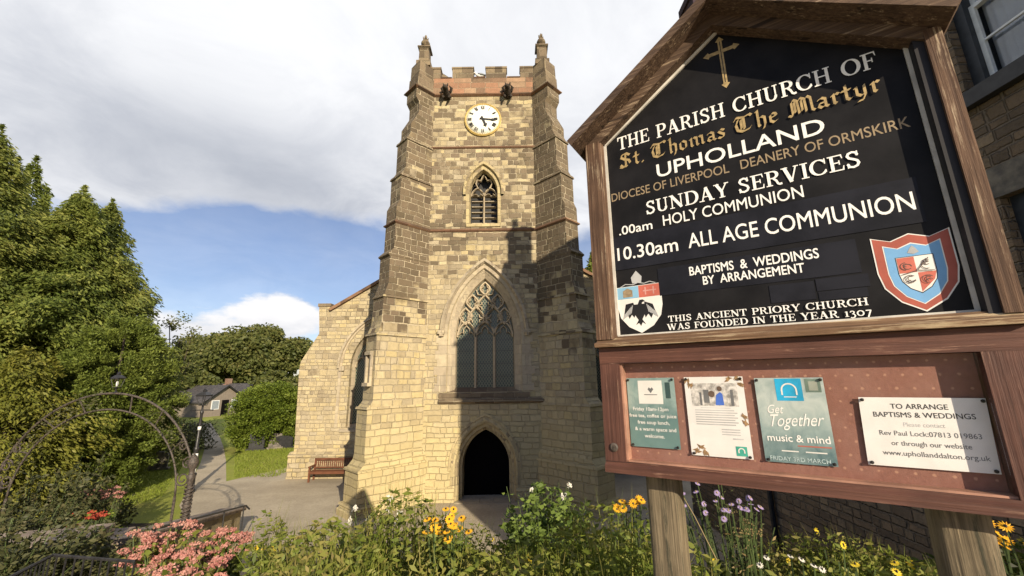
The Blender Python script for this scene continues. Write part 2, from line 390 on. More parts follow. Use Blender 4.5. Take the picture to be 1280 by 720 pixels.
# leaded west-window glass: dark panes under a pale diamond mesh
m, g, out = newmat("leaded_glass"); M_leaded = m
P = g.n('ShaderNodeNewGeometry').outputs['Position']; x, y, z = g.sep(P)
def line(e, per, wd): return g.m('LESS_THAN', g.m('ABSOLUTE', g.m('SUBTRACT', g.m('FRACT', g.m('DIVIDE', e, per)), .5)), wd)
xs = g.m('MULTIPLY', x, 1.5)
lat = g.m('MAXIMUM', line(g.m('ADD', xs, z), .17, .13), line(g.m('SUBTRACT', xs, z), .17, .13))
gc = g.mix(g.noise(P, 3, 3), (.006, .018, .020), (.016, .034, .032))
principled(g, out, g.mix(lat, g.mix(.35, gc, (.01, .05, .042)), (.17, .17, .12)), g.m('ADD', .25, g.m('MULTIPLY', lat, .4)), spec=.5)
def foliage_mat(name, cols, tr=.35, big=.6):
    m, g, out = newmat(name)
    ge = g.n('ShaderNodeNewGeometry'); rp = ge.outputs['Random Per Island']
    nz = g.noise(ge.outputs['Position'], big, 2)
    f = g.m('ADD', g.m('MULTIPLY', rp, .6), g.m('MULTIPLY', g.ss(nz, .3, .7), .4))
    c = g.ramp(f, cols)
    d = g.n('ShaderNodeBsdfPrincipled'); g.put(d.inputs['Base Color'], c); d.inputs['Roughness'].default_value = .55; d.inputs['Specular IOR Level'].default_value = .25
    t = g.n('ShaderNodeBsdfTranslucent'); g.put(t.inputs[0], g.mix(.5, c, (.16, .18, .02)))
    mx = g.n('ShaderNodeMixShader'); mx.inputs[0].default_value = tr
    g.nt.links.new(d.outputs[0], mx.inputs[1]); g.nt.links.new(t.outputs[0], mx.inputs[2]); g.nt.links.new(mx.outputs[0], out.inputs[0])
    return m
L_con = foliage_mat("cypress_sprays", [(.075, .11, .022), (.145, .185, .04), (.23, .265, .058), (.33, .335, .09)], .4)
L_con2 = foliage_mat("yew_sprays", [(.075, .105, .024), (.14, .175, .04), (.22, .245, .055), (.32, .315, .085)], .4)
L_dense = foliage_mat("dense_cypress_sprays", [(.085, .12, .022), (.15, .19, .035), (.23, .265, .055)], .3)
L_gold = foliage_mat("golden_cypress_sprays", [(.10, .115, .018), (.18, .185, .03), (.26, .24, .05)], .3)
L_oak = foliage_mat("autumn_broadleaf", [(.05, .068, .018), (.09, .105, .03), (.13, .14, .04), (.18, .165, .055)], .3)
L_bush = foliage_mat("bright_bush_leaf", [(.08, .125, .016), (.15, .20, .026), (.22, .265, .045)], .3)
L_dark = foliage_mat("dark_shrub_leaf", [(.028, .034, .016), (.06, .065, .028), (.10, .10, .04), (.14, .115, .065)], .25)
L_bed = foliage_mat("bed_leaf", [(.06, .09, .015), (.12, .16, .025), (.19, .22, .04), (.26, .25, .065), (.30, .24, .09)], .35, 1.5)
L_rose = foliage_mat("rose_leaf", [(.08, .13, .03), (.155, .22, .045), (.24, .31, .08)], .35, 2)
L_grass = foliage_mat("grass_blade", [(.15, .20, .022), (.22, .27, .04), (.28, .30, .06)], .35, .5)
L_sedum = foliage_mat("pink_flower_head", [(.34, .11, .10), (.48, .20, .17), (.58, .31, .26), (.44, .24, .17)], .25, 4)
L_red = foliage_mat("red_petal", [(.38, .05, .03), (.5, .10, .06)], .25)
L_orange = foliage_mat("orange_petal", [(.75, .32, .01), (.85, .48, .03), (.8, .4, .02)], .25)
L_yellow = foliage_mat("yellow_petal", [(.70, .50, .03), (.85, .66, .06)], .25)
L_wht = foliage_mat("white_petal", [(.72, .68, .60), (.82, .78, .70)], .25)
L_mauve = foliage_mat("mauve_petal", [(.36, .26, .50), (.48, .38, .60)], .25)
L_straw = foliage_mat("dry_stem", [(.20, .14, .06), (.30, .23, .11)], .15)
M_bark = simple("bark", (.06, .045, .032), .9, var=.4, sc=12, bump=.02)
M_stem = simple("green_stem", (.07, .10, .03), .7, var=.3)
# ground
def ground_mat(name, c1, c2, c3, sc, bump, rough=.95):
    m, g, out = newmat(name)
    P = g.n('ShaderNodeNewGeometry').outputs['Position']
    a = g.noise(P, sc, 6, .65); b = g.noise(P, sc * 14, 4, .7); c = g.noise(g.v('MULTIPLY', P, (.5, 1.2, 1.)), sc * .22, 4, .6)
    col = g.mix(g.ss(a, .3, .72), c1, c2); col = g.mix(g.ss(c, .42, .7, 0., .75), col, c3)
    col = g.mix(1., col, g.ramp(b, [(.62, .62, .62), (1., 1., 1.), (1.35, 1.35, 1.35)]), 'MULTIPLY')
    principled(g, out, col, rough, g.bump(g.m('ADD', a, b), bump), spec=.25); return m
M_lawn = ground_mat("lawn_turf", (.22, .26, .035), (.29, .31, .055), (.23, .21, .06), .9, .05)
M_pave = ground_mat("worn_tarmac", (.36, .305, .225), (.46, .395, .295), (.25, .21, .155), .8, .02)
M_soil = ground_mat("bed_soil", (.05, .036, .024), (.075, .055, .035), (.04, .04, .02), 3., .06)
M_field = M_lawn
# ------------------------------------------------------------------ ground
def grid_mesh(name, xs, ys, mat, zf, keep=None):
    V = [(x, y, zf(x, y)) for y in ys for x in xs]; n = len(xs)
    Q = [(j * n + i, j * n + i + 1, (j + 1) * n + i + 1, (j + 1) * n + i) for j in range(len(ys) - 1) for i in range(n - 1)
         if keep is None or keep((xs[i] + xs[i + 1]) / 2, (ys[j] + ys[j + 1]) / 2)]
    o = npmesh(name, V, Q, mat, smooth=True); return o
xs = [-1500, -600, -250, -120] + list(np.arange(-60, 41, .5)) + [90, 250, 600, 1500]
ys = [-1500, -500, -120, -40] + list(np.arange(-14, 61, .5)) + [90, 160, 400, 900, 1500]
grnd = grid_mesh("ground", xs, ys, M_lawn, terrain); tag(grnd, kind='structure')
def sheet(name, poly, z, mat):
    me = bpy.data.meshes.new(name); me.from_pydata([(x, y, z) for x, y in poly], [], [tuple(range(len(poly)))])
    me.materials.append(mat); me.update(); o = link(name, me); tag(o, kind='structure'); return o
def in_bed(x, y):
    lo = 9.4 + .35 * math.sin(x * 1.3) + (-.9 if x < -3 else 0)
    return -3.9 < x < 4.9 and 1.9 < y < lo
pgx = list(np.arange(-9.5, 5.01, .25)); pgy = list(np.arange(5.0, 10.76, .25))
sl_ = grid_mesh("paving_slope", pgx, pgy, M_pave, lambda x, y: terrain(x, y) + .012,
                lambda x, y: y > 5 and x > -5.9 - max(0, (y - 6.2)) * .42 and not in_bed(x, y)); tag(sl_, kind='structure')
sheet("paving", [(5, 10.75), (8.2, 10.75), (8.2, 19.9), (-10.6, 19.9), (-10.6, 23.2), (-11.8, 22.4), (-13.0, 19.5), (-13.3, 17.6), (-12.2, 15.9), (-10.9, 14.5), (-9.6, 13.1), (-8.9, 12.0), (-8.0, 10.75)], .006, M_pave)
sheet("path", [(-13.3, 17.55), (-12.98, 19.45), (-16.6, 24.6), (-20.2, 29.5), (-24.4, 35), (-34, 47), (-35, 46.2), (-25.3, 34.4), (-21.2, 29.1), (-17.6, 24.0)], .0105, M_pave)
xs2 = list(np.arange(-4, 5.01, .25)); ys2 = list(np.arange(1.75, 10, .25))
sb = grid_mesh("flower_bed_soil", xs2, ys2, M_soil, lambda x, y: terrain(x, y) + .03 + .03 * math.sin(x * 5) * math.sin(y * 4), in_bed); tag(sb, kind='structure')
rd = grid_mesh("road", list(np.arange(-30, 31, 2.)), list(np.arange(-14, 1.6, .5)), M_pave, lambda x, y: terrain(x, y) + .006); tag(rd, kind='structure')

# ------------------------------------------------------------------ church
church = thing("church", "big sandstone parish church with a battlemented clock tower and a dark arched west door", "church", (-1.2, 15.87, 0))
CX, FY, HW = -1.2, 15.87, 2.8
def arch(half, zb, zs, za, cx, n=14):
    """outline of a pointed opening, bottom-left round to bottom-right"""
    h = za - zs; Rr = (half * half + h * h) / (2 * half); L = []
    t1 = math.atan2(h, Rr - half)
    for i in range(n + 1):
        t = t1 * i / n; L.append((cx - half + Rr - Rr * math.cos(t), zs + Rr * math.sin(t)))
    Rt = [(2 * cx - x, z) for x, z in L[:-1]][::-1]
    return [(cx - half, zb)] + L + Rt + [(cx + half, zb)]
def arch_cutter(y0, y1, *a):
    mb = MB(); mb.prism(arch(*a), lambda x, z: (x, y0, z), lambda x, z: (x, y1, z)); return mb.build("cutter", M_tower)
def arch_strip(mb, prof, half, zb, zs, za, cx, n=14, zclip=None):
    """moulding swept round a pointed opening; prof = [(offset outwards, y), ...]"""
    rings = []
    for e, y in prof:
        b = zb if zclip is None else zclip
        rings.append([(x, y, z) for x, z in arch(half + e, b, zs, za + e * 1.3, cx, n)])
    mb.loft(rings, cap=False, close=False); return mb
WC, DC, BC = -1.12, -1.08, -1.17
body = MB().box(CX - HW, CX + HW, FY, FY + 2 * HW, -.6, 17.6).build("tower_wall", M_tower, church)
bpy.context.view_layer.update()
cs = [arch_cutter(FY - .5, FY + 1.0, 1.12, -.2, 1.2, 2.72, DC), arch_cutter(FY - .5, FY + .75, 1.45, 3.85, 6.0, 8.78, WC), arch_cutter(FY - .5, FY + .7, .74, 10.72, 12.2, 13.42, BC)]
for c in cs: c.location = (0, 0, 0)
cut(body, cs)
# diagonal buttresses with their set-offs
LV = [(-.6, 2.66, 1.14), (.18, 2.64, 1.14), (.34, 2.47, 1.02), (.42, 2.46, 1.02), (1.41, 2.46, 1.02), (1.66, 2.24, .98), (1.85, 2.24, .80), (3.40, 2.24, .8), (3.63, 2.06, .8), (6.0, 2.06, .8), (6.36, 1.91, .8), (7.42, 1.88, .8),
      (7.95, 1.72, .8), (9.0, 1.72, .8), (9.06, 1.80, .84), (9.10, 1.80, .84), (9.34, 1.58, .8), (11.12, 1.56, .8), (11.4, 1.44, .8), (12.55, 1.44, .8), (12.92, 1.25, .8), (14.28, 1.25, .8), (14.62, 1.10, .8), (15.05, 1.10, .8), (15.76, .76, .8), (16.25, .76, .8), (16.5, .92, .8), (17.0, .92, .8)]
def butt_ring(sx, sy, L, W, z, e=0.):
    c = Vector((CX + sx * HW, FY + HW + sy * HW, z)); o = Vector((sx, sy, 0)).normalized(); q = Vector((-o.y, o.x, 0))
    a = L - .4 + e; w = W / 2 + e
    return [c + o * k + q * j for k, j in ((-1.3, -w), (a, -w), (a, w), (-1.3, w))]
BUTT = {}
for sx, sy in ((-1, -1), (1, -1), (-1, 1), (1, 1)):
    mb = MB().loft([butt_ring(sx, sy, L, W, z) for z, L, W in LV])
    BUTT[(sx, sy)] = mb.build("buttress", M_butt, church)
def Lz(z):
    for (a, b) in zip(LV, LV[1:]):
        if a[0] <= z <= b[0]: return a[1] + (b[1] - a[1]) * (z - a[0]) / max(1e-6, b[0] - a[0]), a[2]
    return LV[-1][1:]
# weathering slabs on the set-offs (thin dark dripstones)
for sx, sy in ((-1, -1), (1, -1)):
    for z0, z1 in ((.30, .36), (1.38, 1.46), (3.36, 3.44), (5.95, 6.03), (7.38, 7.46), (12.5, 12.6), (14.22, 14.32)):
        L, W = Lz(z0 - .02); MB().loft([butt_ring(sx, sy, L, W, z0, .05), butt_ring(sx, sy, L, W, z1, .03)]).build("weathering_course", M_butt, BUTT[(sx, sy)])
# string courses round the front
def string(z, h, e, mat, ends=True, x0=None, x1=None):
    mb = MB()
    a, b = (CX - HW, CX + HW) if x0 is None else (x0, x1)
    mb.loft([[(a, FY - e * .2, z), (b, FY - e * .2, z), (b, FY + .1, z), (a, FY + .1, z)], [(a, FY - e, z + h * .35), (b, FY - e, z + h * .35), (b, FY + .1, z + h * .35), (a, FY + .1, z + h * .35)],
             [(a, FY - e, z + h * .6), (b, FY - e, z + h * .6), (b, FY + .1, z + h * .6), (a, FY + .1, z + h * .6)], [(a, FY - .01, z + h), (b, FY - .01, z + h), (b, FY + .1, z + h), (a, FY + .1, z + h)]])
    if ends:
        L, W = Lz(z + h / 2)
        for sx, sy in BUTT:
            mb.loft([butt_ring(sx, sy, L, W, z, .012), butt_ring(sx, sy, L, W, z + h * .35, e), butt_ring(sx, sy, L, W, z + h * .6, e), butt_ring(sx, sy, L, W, z + h, .012)])
    return mb.build_each("string_course", mat, church)
string(10.38, .15, .075, M_string)
string(14.28, .12, .06, M_string, False)
string(16.93, .17, .11, M_string)
mb = MB(); mb.loft([[(-2.85, FY - e, z), (1.38, FY - e, z), (1.38, FY + .1, z), (-2.85, FY + .1, z)] for e, z in ((.03, 3.42), (.14, 3.5), (.14, 3.56), (.01, 3.66))])
mb.build("sill_course", M_dark, church)
# plinth either side of the door, and the sloping set-off course on the front
for a, b in ((CX - HW, DC - 1.13), (DC + 1.13, CX + HW)):
    MB().loft([[(a, FY - e, z), (b, FY - e, z), (b, FY + .1, z), (a, FY + .1, z)] for e, z in ((.12, -.5), (.12, .36), (.01, .5))]).build("plinth", M_tower, church)
# parapet: four battlemented walls and corner piers
FX = [(-4.05, -3.17), (-2.62, -1.65), (-1.07, -.12), (.52, 1.65)]
par = MB()
par.box(CX - HW, CX + HW, FY - .03, FY + .34, 17.09, 17.90)
par.box(CX - HW, CX + HW, FY + 2 * HW - .34, FY + 2 * HW + .03, 17.09, 17.90)
for s in (-1, 1):
    x = CX + s * HW; par.box(min(x + s * .03, x - s * .34), max(x + s * .03, x - s * .34), FY + .34, FY + 2 * HW - .34, 17.09, 17.90)
parapet = par.build("parapet", M_red, church)
for a, b in FX:
    for y0 in (FY - .035, FY + 2 * HW - .345):
        m_ = MB().box(a, b, y0, y0 + .38, 17.901, 18.40); m_.box(a - .03, b + .03, y0 - .03, y0 + .41, 18.402, 18.49)
        m_.build("merlon", M_dark, parapet)
    ya = FY + (a + 4.05) * .98; yb = FY + (b + 4.05) * .98
    for s in (-1, 1):
        if .4 < ya - FY and yb < FY + 5.2:
            x = CX + s * HW; MB().box(x - .19, x + .19, ya, yb, 17.901, 18.47).build("merlon", M_dark, parapet)
for a, b in ((-3.15, -2.64), (-1.63, -1.09), (-.10, .50)): MB().box(a, b, FY - .06, FY + .36, 17.902, 17.95).build("crenel_coping", M_string, parapet)
MB().box(CX - HW + .3, CX + HW - .3, FY + .3, FY + 2 * HW - .3, 17.602, 17.68).build("lead_roof", M_lead, church)
for sx, sy in BUTT:
    pier = MB().loft([butt_ring(sx, sy, L, W, z) for z, L, W in ((17.09, .86, .78), (17.75, .84, .78), (17.80, .80, .76), (18.5, .78, .74))]).build("corner_pier", M_dark, church)
    c = Vector((CX + sx * HW, FY + HW + sy * HW, 0)) + Vector((sx, sy, 0)).normalized() * (-.08)
    def sq(r, z, rot=math.pi / 4): return [(c.x + r * math.cos(rot + k * math.pi / 2) , c.y + r * math.sin(rot + k * math.pi / 2), z) for k in range(4)]
    pin = MB().loft([sq(.46, 18.44), sq(.46, 18.72), sq(.33, 18.80), sq(.31, 19.44), sq(.42, 19.49), sq(.42, 19.55), sq(.18, 19.70), sq(.09, 19.73)]).build("pinnacle", M_dark, church)
    fm = MB().lathe([(.07, 19.70), (.09, 19.74), (.19, 19.82), (.215, 19.90), (.17, 20.0), (.07, 20.06), (.06, 20.1), (.10, 20.15), (.05, 20.2), (.07, 20.28), (.02, 20.40)], 10, (c.x, c.y, 0))
    for k in range(4):
        a = k * math.pi / 2 + .4; fm.tube([(c.x, c.y, 20.08), (c.x + .1 * math.cos(a), c.y + .1 * math.sin(a), 20.15), (c.x + .12 * math.cos(a), c.y + .12 * math.sin(a), 20.27)], [.04, .035, .015], 5)
    fm.build("finial", M_dark, pin, True)
# gargoyles
for gx in (-2.84, -.07):
    mb = MB(); z = 16.95
    mb.tube([(gx, FY + .1, z - .05), (gx, FY - .15, z - .02), (gx, FY - .35, z + .06), (gx - .02, FY - .52, z + .10), (gx - .02, FY - .66, z + .02)], [.15, .16, .12, .125, .05], 8)
    for s in (-1, 1):
        mb.tube([(gx + s * .12, FY - .05, z + .08), (gx + s * .22, FY - .2, z + .28), (gx + s * .12, FY - .28, z + .36)], [.07, .07, .02], 6)
        mb.tube([(gx + s * .13, FY - .1, z - .1), (gx + s * .15, FY - .28, z - .2), (gx + s * .12, FY - .38, z - .33)], [.08, .06, .04], 6)
        mb.tube([(gx + s * .07, FY - .5, z + .17), (gx + s * .11, FY - .5, z + .3)], [.05, .015], 5)
    mb.build("gargoyle", M_soot, church, True)
# clock
clock = MB().lathe([(.0, 0), (.82, 0), (.83, .06), (.78, .10), (.74, .07)], 56).build("clock", M_gilt, church)
def tilt(o, c):   # lathe about +Z -> facing -Y at c
    for v in o.data.vertices:
        x, y, z = v.co; v.co = (c[0] + x, c[1] - z, c[2] + y)
    o.data.update()
CC = (-1.205, FY - .005, 15.70)
tilt(clock, CC)
dial = MB().lathe([(.0, .085), (.3, .082), (.745, .07), (.745, .04), (0, .04)], 56).build("dial", M_dial, clock, True); tilt(dial, CC)
def dpt(a, r, y=.095): return (CC[0] + r * math.sin(a), CC[1] - y, CC[2] + r * math.cos(a))
ROM = ["XII", "I", "II", "III", "IIII", "V", "VI", "VII", "VIII", "IX", "X", "XI"]
for k, s in enumerate(ROM):
    a = k * math.pi / 6; mb = MB(); wd = {'I': .045, 'V': .09, 'X': .09}; tot = sum(wd[q] for q in s); xx = -tot / 2
    rad = Vector((math.sin(a), 0, math.cos(a))); tan = Vector((math.cos(a), 0, -math.sin(a))); yv = Vector((0, 1, 0)); ce = Vector((CC[0], CC[1] - .098, CC[2]))
    def st(x0, r0, x1, r1, w):
        p, q = ce + tan * x0 + rad * r0, ce + tan * x1 + rad * r1; mb.beam(p, q, w, .012, (0, 1, 0))
    for q in s:
        w = wd[q]; c = xx + w / 2
        if q == 'I': st(c, .50, c, .67, .026)
        elif q == 'V': st(c - .032, .67, c, .50, .026); st(c + .032, .67, c, .50, .014)
        else: st(c - .035, .67, c + .035, .50, .026); st(c + .035, .67, c - .035, .50, .014)
        xx += w
    mb.build("numeral", M_blk, clock)
mb = MB()
for k in range(60):
    a = k * math.pi / 30; mb.beam(dpt(a, .695, .09), dpt(a, .725, .09), .012 if k % 5 else .022, .01, (0, 1, 0))
mb.build("minute_track", M_blk, clock)
for nm, a, L, w in (("minute_hand", R(96), .62, .05), ("hour_hand", R(157), .42, .085)):
    yy = .115 if nm == "hour_hand" else .13
    mb = MB(); mb.beam(dpt(a, -.14, yy), dpt(a, L * .6, yy), w, .015, (0, 1, 0))
    t = Vector((math.cos(a), 0, -math.sin(a)))
    p = [Vector(dpt(a, L * .52, yy)), Vector(dpt(a, L * .72, yy)) + t * w * 1.1, Vector(dpt(a, L, yy)), Vector(dpt(a, L * .72, yy)) - t * w * 1.1]
    mb.prism([0, 1, 2, 3], lambda i: p[i] + Vector((0, -.009, 0)), lambda i: p[i] + Vector((0, .009, 0))) if False else mb.add([q + Vector((0, s, 0)) for s in (-.009, .009) for q in p], [(0, 1, 2, 3), (7, 6, 5, 4), (0, 4, 5, 1), (1, 5, 6, 2), (2, 6, 7, 3), (3, 7, 4, 0)])
    mb.lathe([(0, 0)], 3) if False else None
    mb.build(nm, M_blk, clock)
# doorway
dw = MB(); arch_strip(dw, [(.42, FY + .01), (.42, FY - .02), (.32, FY - .05), (.26, FY - .02), (.22, FY + .08), (.12, FY + .12), (.10, FY + .30), (.02, FY + .34), (0, FY + .98)], .87, -.1, 1.15, 2.42, DC)
doorway = dw.build("doorway", M_door, church)
hm = MB(); arch_strip(hm, [(.50, FY + .01), (.50, FY - .04), (.43, FY - .05), (.40, FY + .01)], .87, 0, 1.15, 2.42, DC, zclip=1.05); hm.build("hood_mould", M_door, doorway)
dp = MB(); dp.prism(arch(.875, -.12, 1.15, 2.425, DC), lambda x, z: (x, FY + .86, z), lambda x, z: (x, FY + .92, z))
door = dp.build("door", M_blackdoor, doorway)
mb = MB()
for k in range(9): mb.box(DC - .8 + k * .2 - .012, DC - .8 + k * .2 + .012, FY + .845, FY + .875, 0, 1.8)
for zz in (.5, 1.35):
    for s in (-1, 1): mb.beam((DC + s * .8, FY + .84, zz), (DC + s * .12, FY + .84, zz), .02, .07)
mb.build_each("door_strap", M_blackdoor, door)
MB().box(DC - 1.1, DC + 1.1, FY - .25, FY + .6, -.2, .02).build("door_step", M_dress, doorway)
# belfry window
bw = MB(); arch_strip(bw, [(.17, FY + .005), (.17, FY - .012), (.04, FY - .012), (.03, FY + .03), (.0, FY + .28)], .57, 10.72, 12.2, 13.22, BC); bw.box(BC - .72, BC + .72, FY - .05, FY + .5, 10.60, 10.73)
belfry = bw.build("belfry_window", M_door, church)
hm = MB(); arch_strip(hm, [(.30, FY + .01), (.30, FY - .11), (.20, FY - .12), (.17, FY + .0)], .57, 0, 12.2, 13.22, BC, zclip=12.05); hm.build("hood_mould", M_door, belfry)
def curve(mb, pts, y, w=.07, dpt_=.16):
    """stone bar of square section along a 2-D curve in the window plane"""
    P = [Vector((x, 0, z)) for x, z in pts]; rings = []
    for i, p in enumerate(P):
        t = (P[min(i + 1, len(P) - 1)] - P[max(i - 1, 0)]).normalized(); nn = Vector((-t.z, 0, t.x))
        rings.append([p + nn * w / 2 + Vector((0, y, 0)), p + nn * w * .18 + Vector((0, y - dpt_ * .45, 0)), p - nn * w * .18 + Vector((0, y - dpt_ * .45, 0)), p - nn * w / 2 + Vector((0, y, 0)), p - nn * w / 2 + Vector((0, y + dpt_ * .5, 0)), p + nn * w / 2 + Vector((0, y + dpt_ * .5, 0))])
    mb.loft(rings)
def light_head(cx, half, zs, za): return arch(half, zs, zs, za, cx, 8)[1:-1]
def ogee(cx, w, z0, z1, side, n=14):
    """one side of a flowing, S-sided tracery eye"""
    return [(cx + side * w * math.sin(math.pi * t) ** 1.25, z0 + (z1 - z0) * t) for t in (i / n for i in range(n + 1))]
def cusp(mb, cx, cz, r, y, w=.035, rot=0.):
    for k in range(4):
        a = rot + k * math.pi / 2
        curve(mb, [(cx + r * math.cos(a), cz + r * math.sin(a)), (cx + r * .62 * math.cos(a + .12), cz + r * .62 * math.sin(a + .12)), (cx + r * .5 * math.cos(a + .3), cz + r * .5 * math.sin(a + .3))], y, w, .09)
ty = FY + .30; mb = MB()
curve(mb, [(BC, 10.72), (BC, 12.1)], ty, .075)
for s in (-1, 1):
    curve(mb, light_head(BC + s * .28, .28, 12.1, 12.5), ty, .06)
    curve(mb, [(BC + s * .28 - .27, 12.12), (BC + s * .28 - .12, 12.22), (BC + s * .28, 12.2)], ty, .04); curve(mb, [(BC + s * .28 + .27, 12.12), (BC + s * .28 + .12, 12.22)], ty, .04)
    curve(mb, [(BC, 12.1), (BC + s * .05, 12.3), (BC + s * .26, 12.52), (BC + s * .36, 12.72), (BC + s * .3, 12.9)], ty, .06)
    curve(mb, [(BC + s * .3, 12.9), (BC + s * .15, 12.86), (BC + s * .1, 12.98), (BC, 13.15)], ty, .05)
mb.build("tracery", M_trac, belfry)
for k in range(6):
    z = 10.80 + k * .255
    for s in (-1, 1):
        c = BC + s * .29
        MB().obox((c, FY + .40, z + .08), (.25, 0, 0), (0, .055, -.022), (0, .008, .017)).build("louvre", M_dress, belfry)
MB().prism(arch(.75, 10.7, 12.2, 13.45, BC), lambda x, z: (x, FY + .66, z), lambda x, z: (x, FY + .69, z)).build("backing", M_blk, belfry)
# great west window
ww = MB(); arch_strip(ww, [(.62, FY + .004), (.62, FY - .018), (.34, FY - .022), (.32, FY + .06), (.24, FY + .10), (.20, FY + .14), (.10, FY + .22), (.05, FY + .26), (.0, FY + .50)], 1.13, 3.88, 6.0, 8.36, WC, 22)
for s in (-1, 1):
    zz = 3.9
    for k, e in enumerate((.20, .10, .24, .12, .2, .08, .18)):
        a = WC + s * (1.13 + .60); b = a + s * e; mb_h = (.28, .34, .3)[k % 3]
        ww.box(min(a, b), max(a, b), FY - .0175, FY + .02, zz, zz + mb_h); zz += mb_h
west = ww.build("west_window", M_dress, church)
hm = MB(); arch_strip(hm, [(.62, FY + .01), (.64, FY - .13), (.54, FY - .16), (.48, FY - .06), (.46, FY + .0)], 1.13, 0, 6.0, 8.36, WC, 22, zclip=6.2)
for s in (-1, 1): hm.box(WC + s * 1.71 - .13, WC + s * 1.71 + .13, FY - .15, FY + .02, 6.10, 6.24)
hm.build("hood_mould", M_dress, west)
mb = MB(); mb.loft([[(WC - 1.75, FY + a, z), (WC + 1.75, FY + a, z), (WC + 1.75, FY + .7, z), (WC - 1.75, FY + .7, z)] for a, z in ((-.04, 3.66), (-.05, 3.80), (.40, 4.02), (.5, 4.03))]); mb.build("sill", M_dark, west)
ty = FY + .36; mb = MB()
for s in (-1, 1): curve(mb, [(WC + s * .375, 4.0), (WC + s * .375, 6.25)], ty, .11)
for c in (-.75, 0, .75):
    curve(mb, light_head(WC + c, .37, 6.0, 6.62), ty, .09)
    for s in (-1, 1): curve(mb, [(WC + c + s * .36, 6.05), (WC + c + s * .2, 6.2), (WC + c + s * .13, 6.15), (WC + c + s * .12, 6.32), (WC + c, 6.45)], ty, .045)
# flowing eyes: two over the mullions, three smaller above, dagger at the top
for cx, w, z0, z1 in ((-.375, .33, 6.25, 7.25), (.375, .33, 6.25, 7.25), (0, .31, 6.80, 7.75), (0, .2, 7.72, 8.28), (-.80, .24, 6.5, 7.2), (.80, .24, 6.5, 7.2), (-.52, .24, 7.12, 7.75), (.52, .24, 7.12, 7.75)):
    for s in (-1, 1): curve(mb, ogee(WC + cx, w, z0, z1, s), ty, .085)
    zc = (z0 + z1) / 2
    for s in (-1, 1):
        curve(mb, [(WC + cx + s * w * .95, zc), (WC + cx + s * w * .45, zc + .06), (WC + cx + s * w * .42, zc + .16)], ty, .055)
        curve(mb, [(WC + cx + s * w * .95, zc), (WC + cx + s * w * .45, zc - .06), (WC + cx + s * w * .42, zc - .16)], ty, .055)
for s in (-1, 1):
    curve(mb, [(WC + s * 1.1, 6.3), (WC + s * .98, 6.6), (WC + s * 1.0, 6.9)], ty, .05)
    curve(mb, [(WC + s * .1, 7.72), (WC + s * .3, 7.75), (WC + s * .36, 7.95)], ty, .05)
mb.build("tracery", M_trac, west)
gp = MB().prism(arch(1.135, 3.98, 6.0, 8.37, WC, 22), lambda x, z: (x, FY + .44, z), lambda x, z: (x, FY + .46, z)).build("leaded_pane", M_leaded, west)
mb = MB()
for c in (-.75, 0, .75):
    for z in (4.45, 4.95, 5.45, 5.9): mb.beam((WC + c - .36, FY + .42, z), (WC + c + .36, FY + .42, z), .012, .02)
mb.build_each("saddle_bar", M_iron, west)
# niche on the left buttress end face is read as a shallow dark slot with a small canopy
c0 = Vector((CX - HW, FY, 0)) + Vector((-1, -1, 0)).normalized() * (2.06 - .4); o_ = Vector((-1, -1, 0)).normalized(); q_ = Vector((-o_.y, o_.x, 0))
mb = MB()
for s in (-1, 1): mb.obox(c0 + q_ * s * .17 + o_ * .04 + Vector((0, 0, 4.75)), q_ * .04, o_ * .05, (0, 0, .5))
mb.obox(c0 + o_ * .05 + Vector((0, 0, 5.3)), q_ * .22, o_ * .08, (0, 0, .06)); mb.obox(c0 + o_ * .06 + Vector((0, 0, 4.2)), q_ * .22, o_ * .1, (0, 0, .06))
mb.build("niche_canopy", M_dress, BUTT[(-1, -1)])
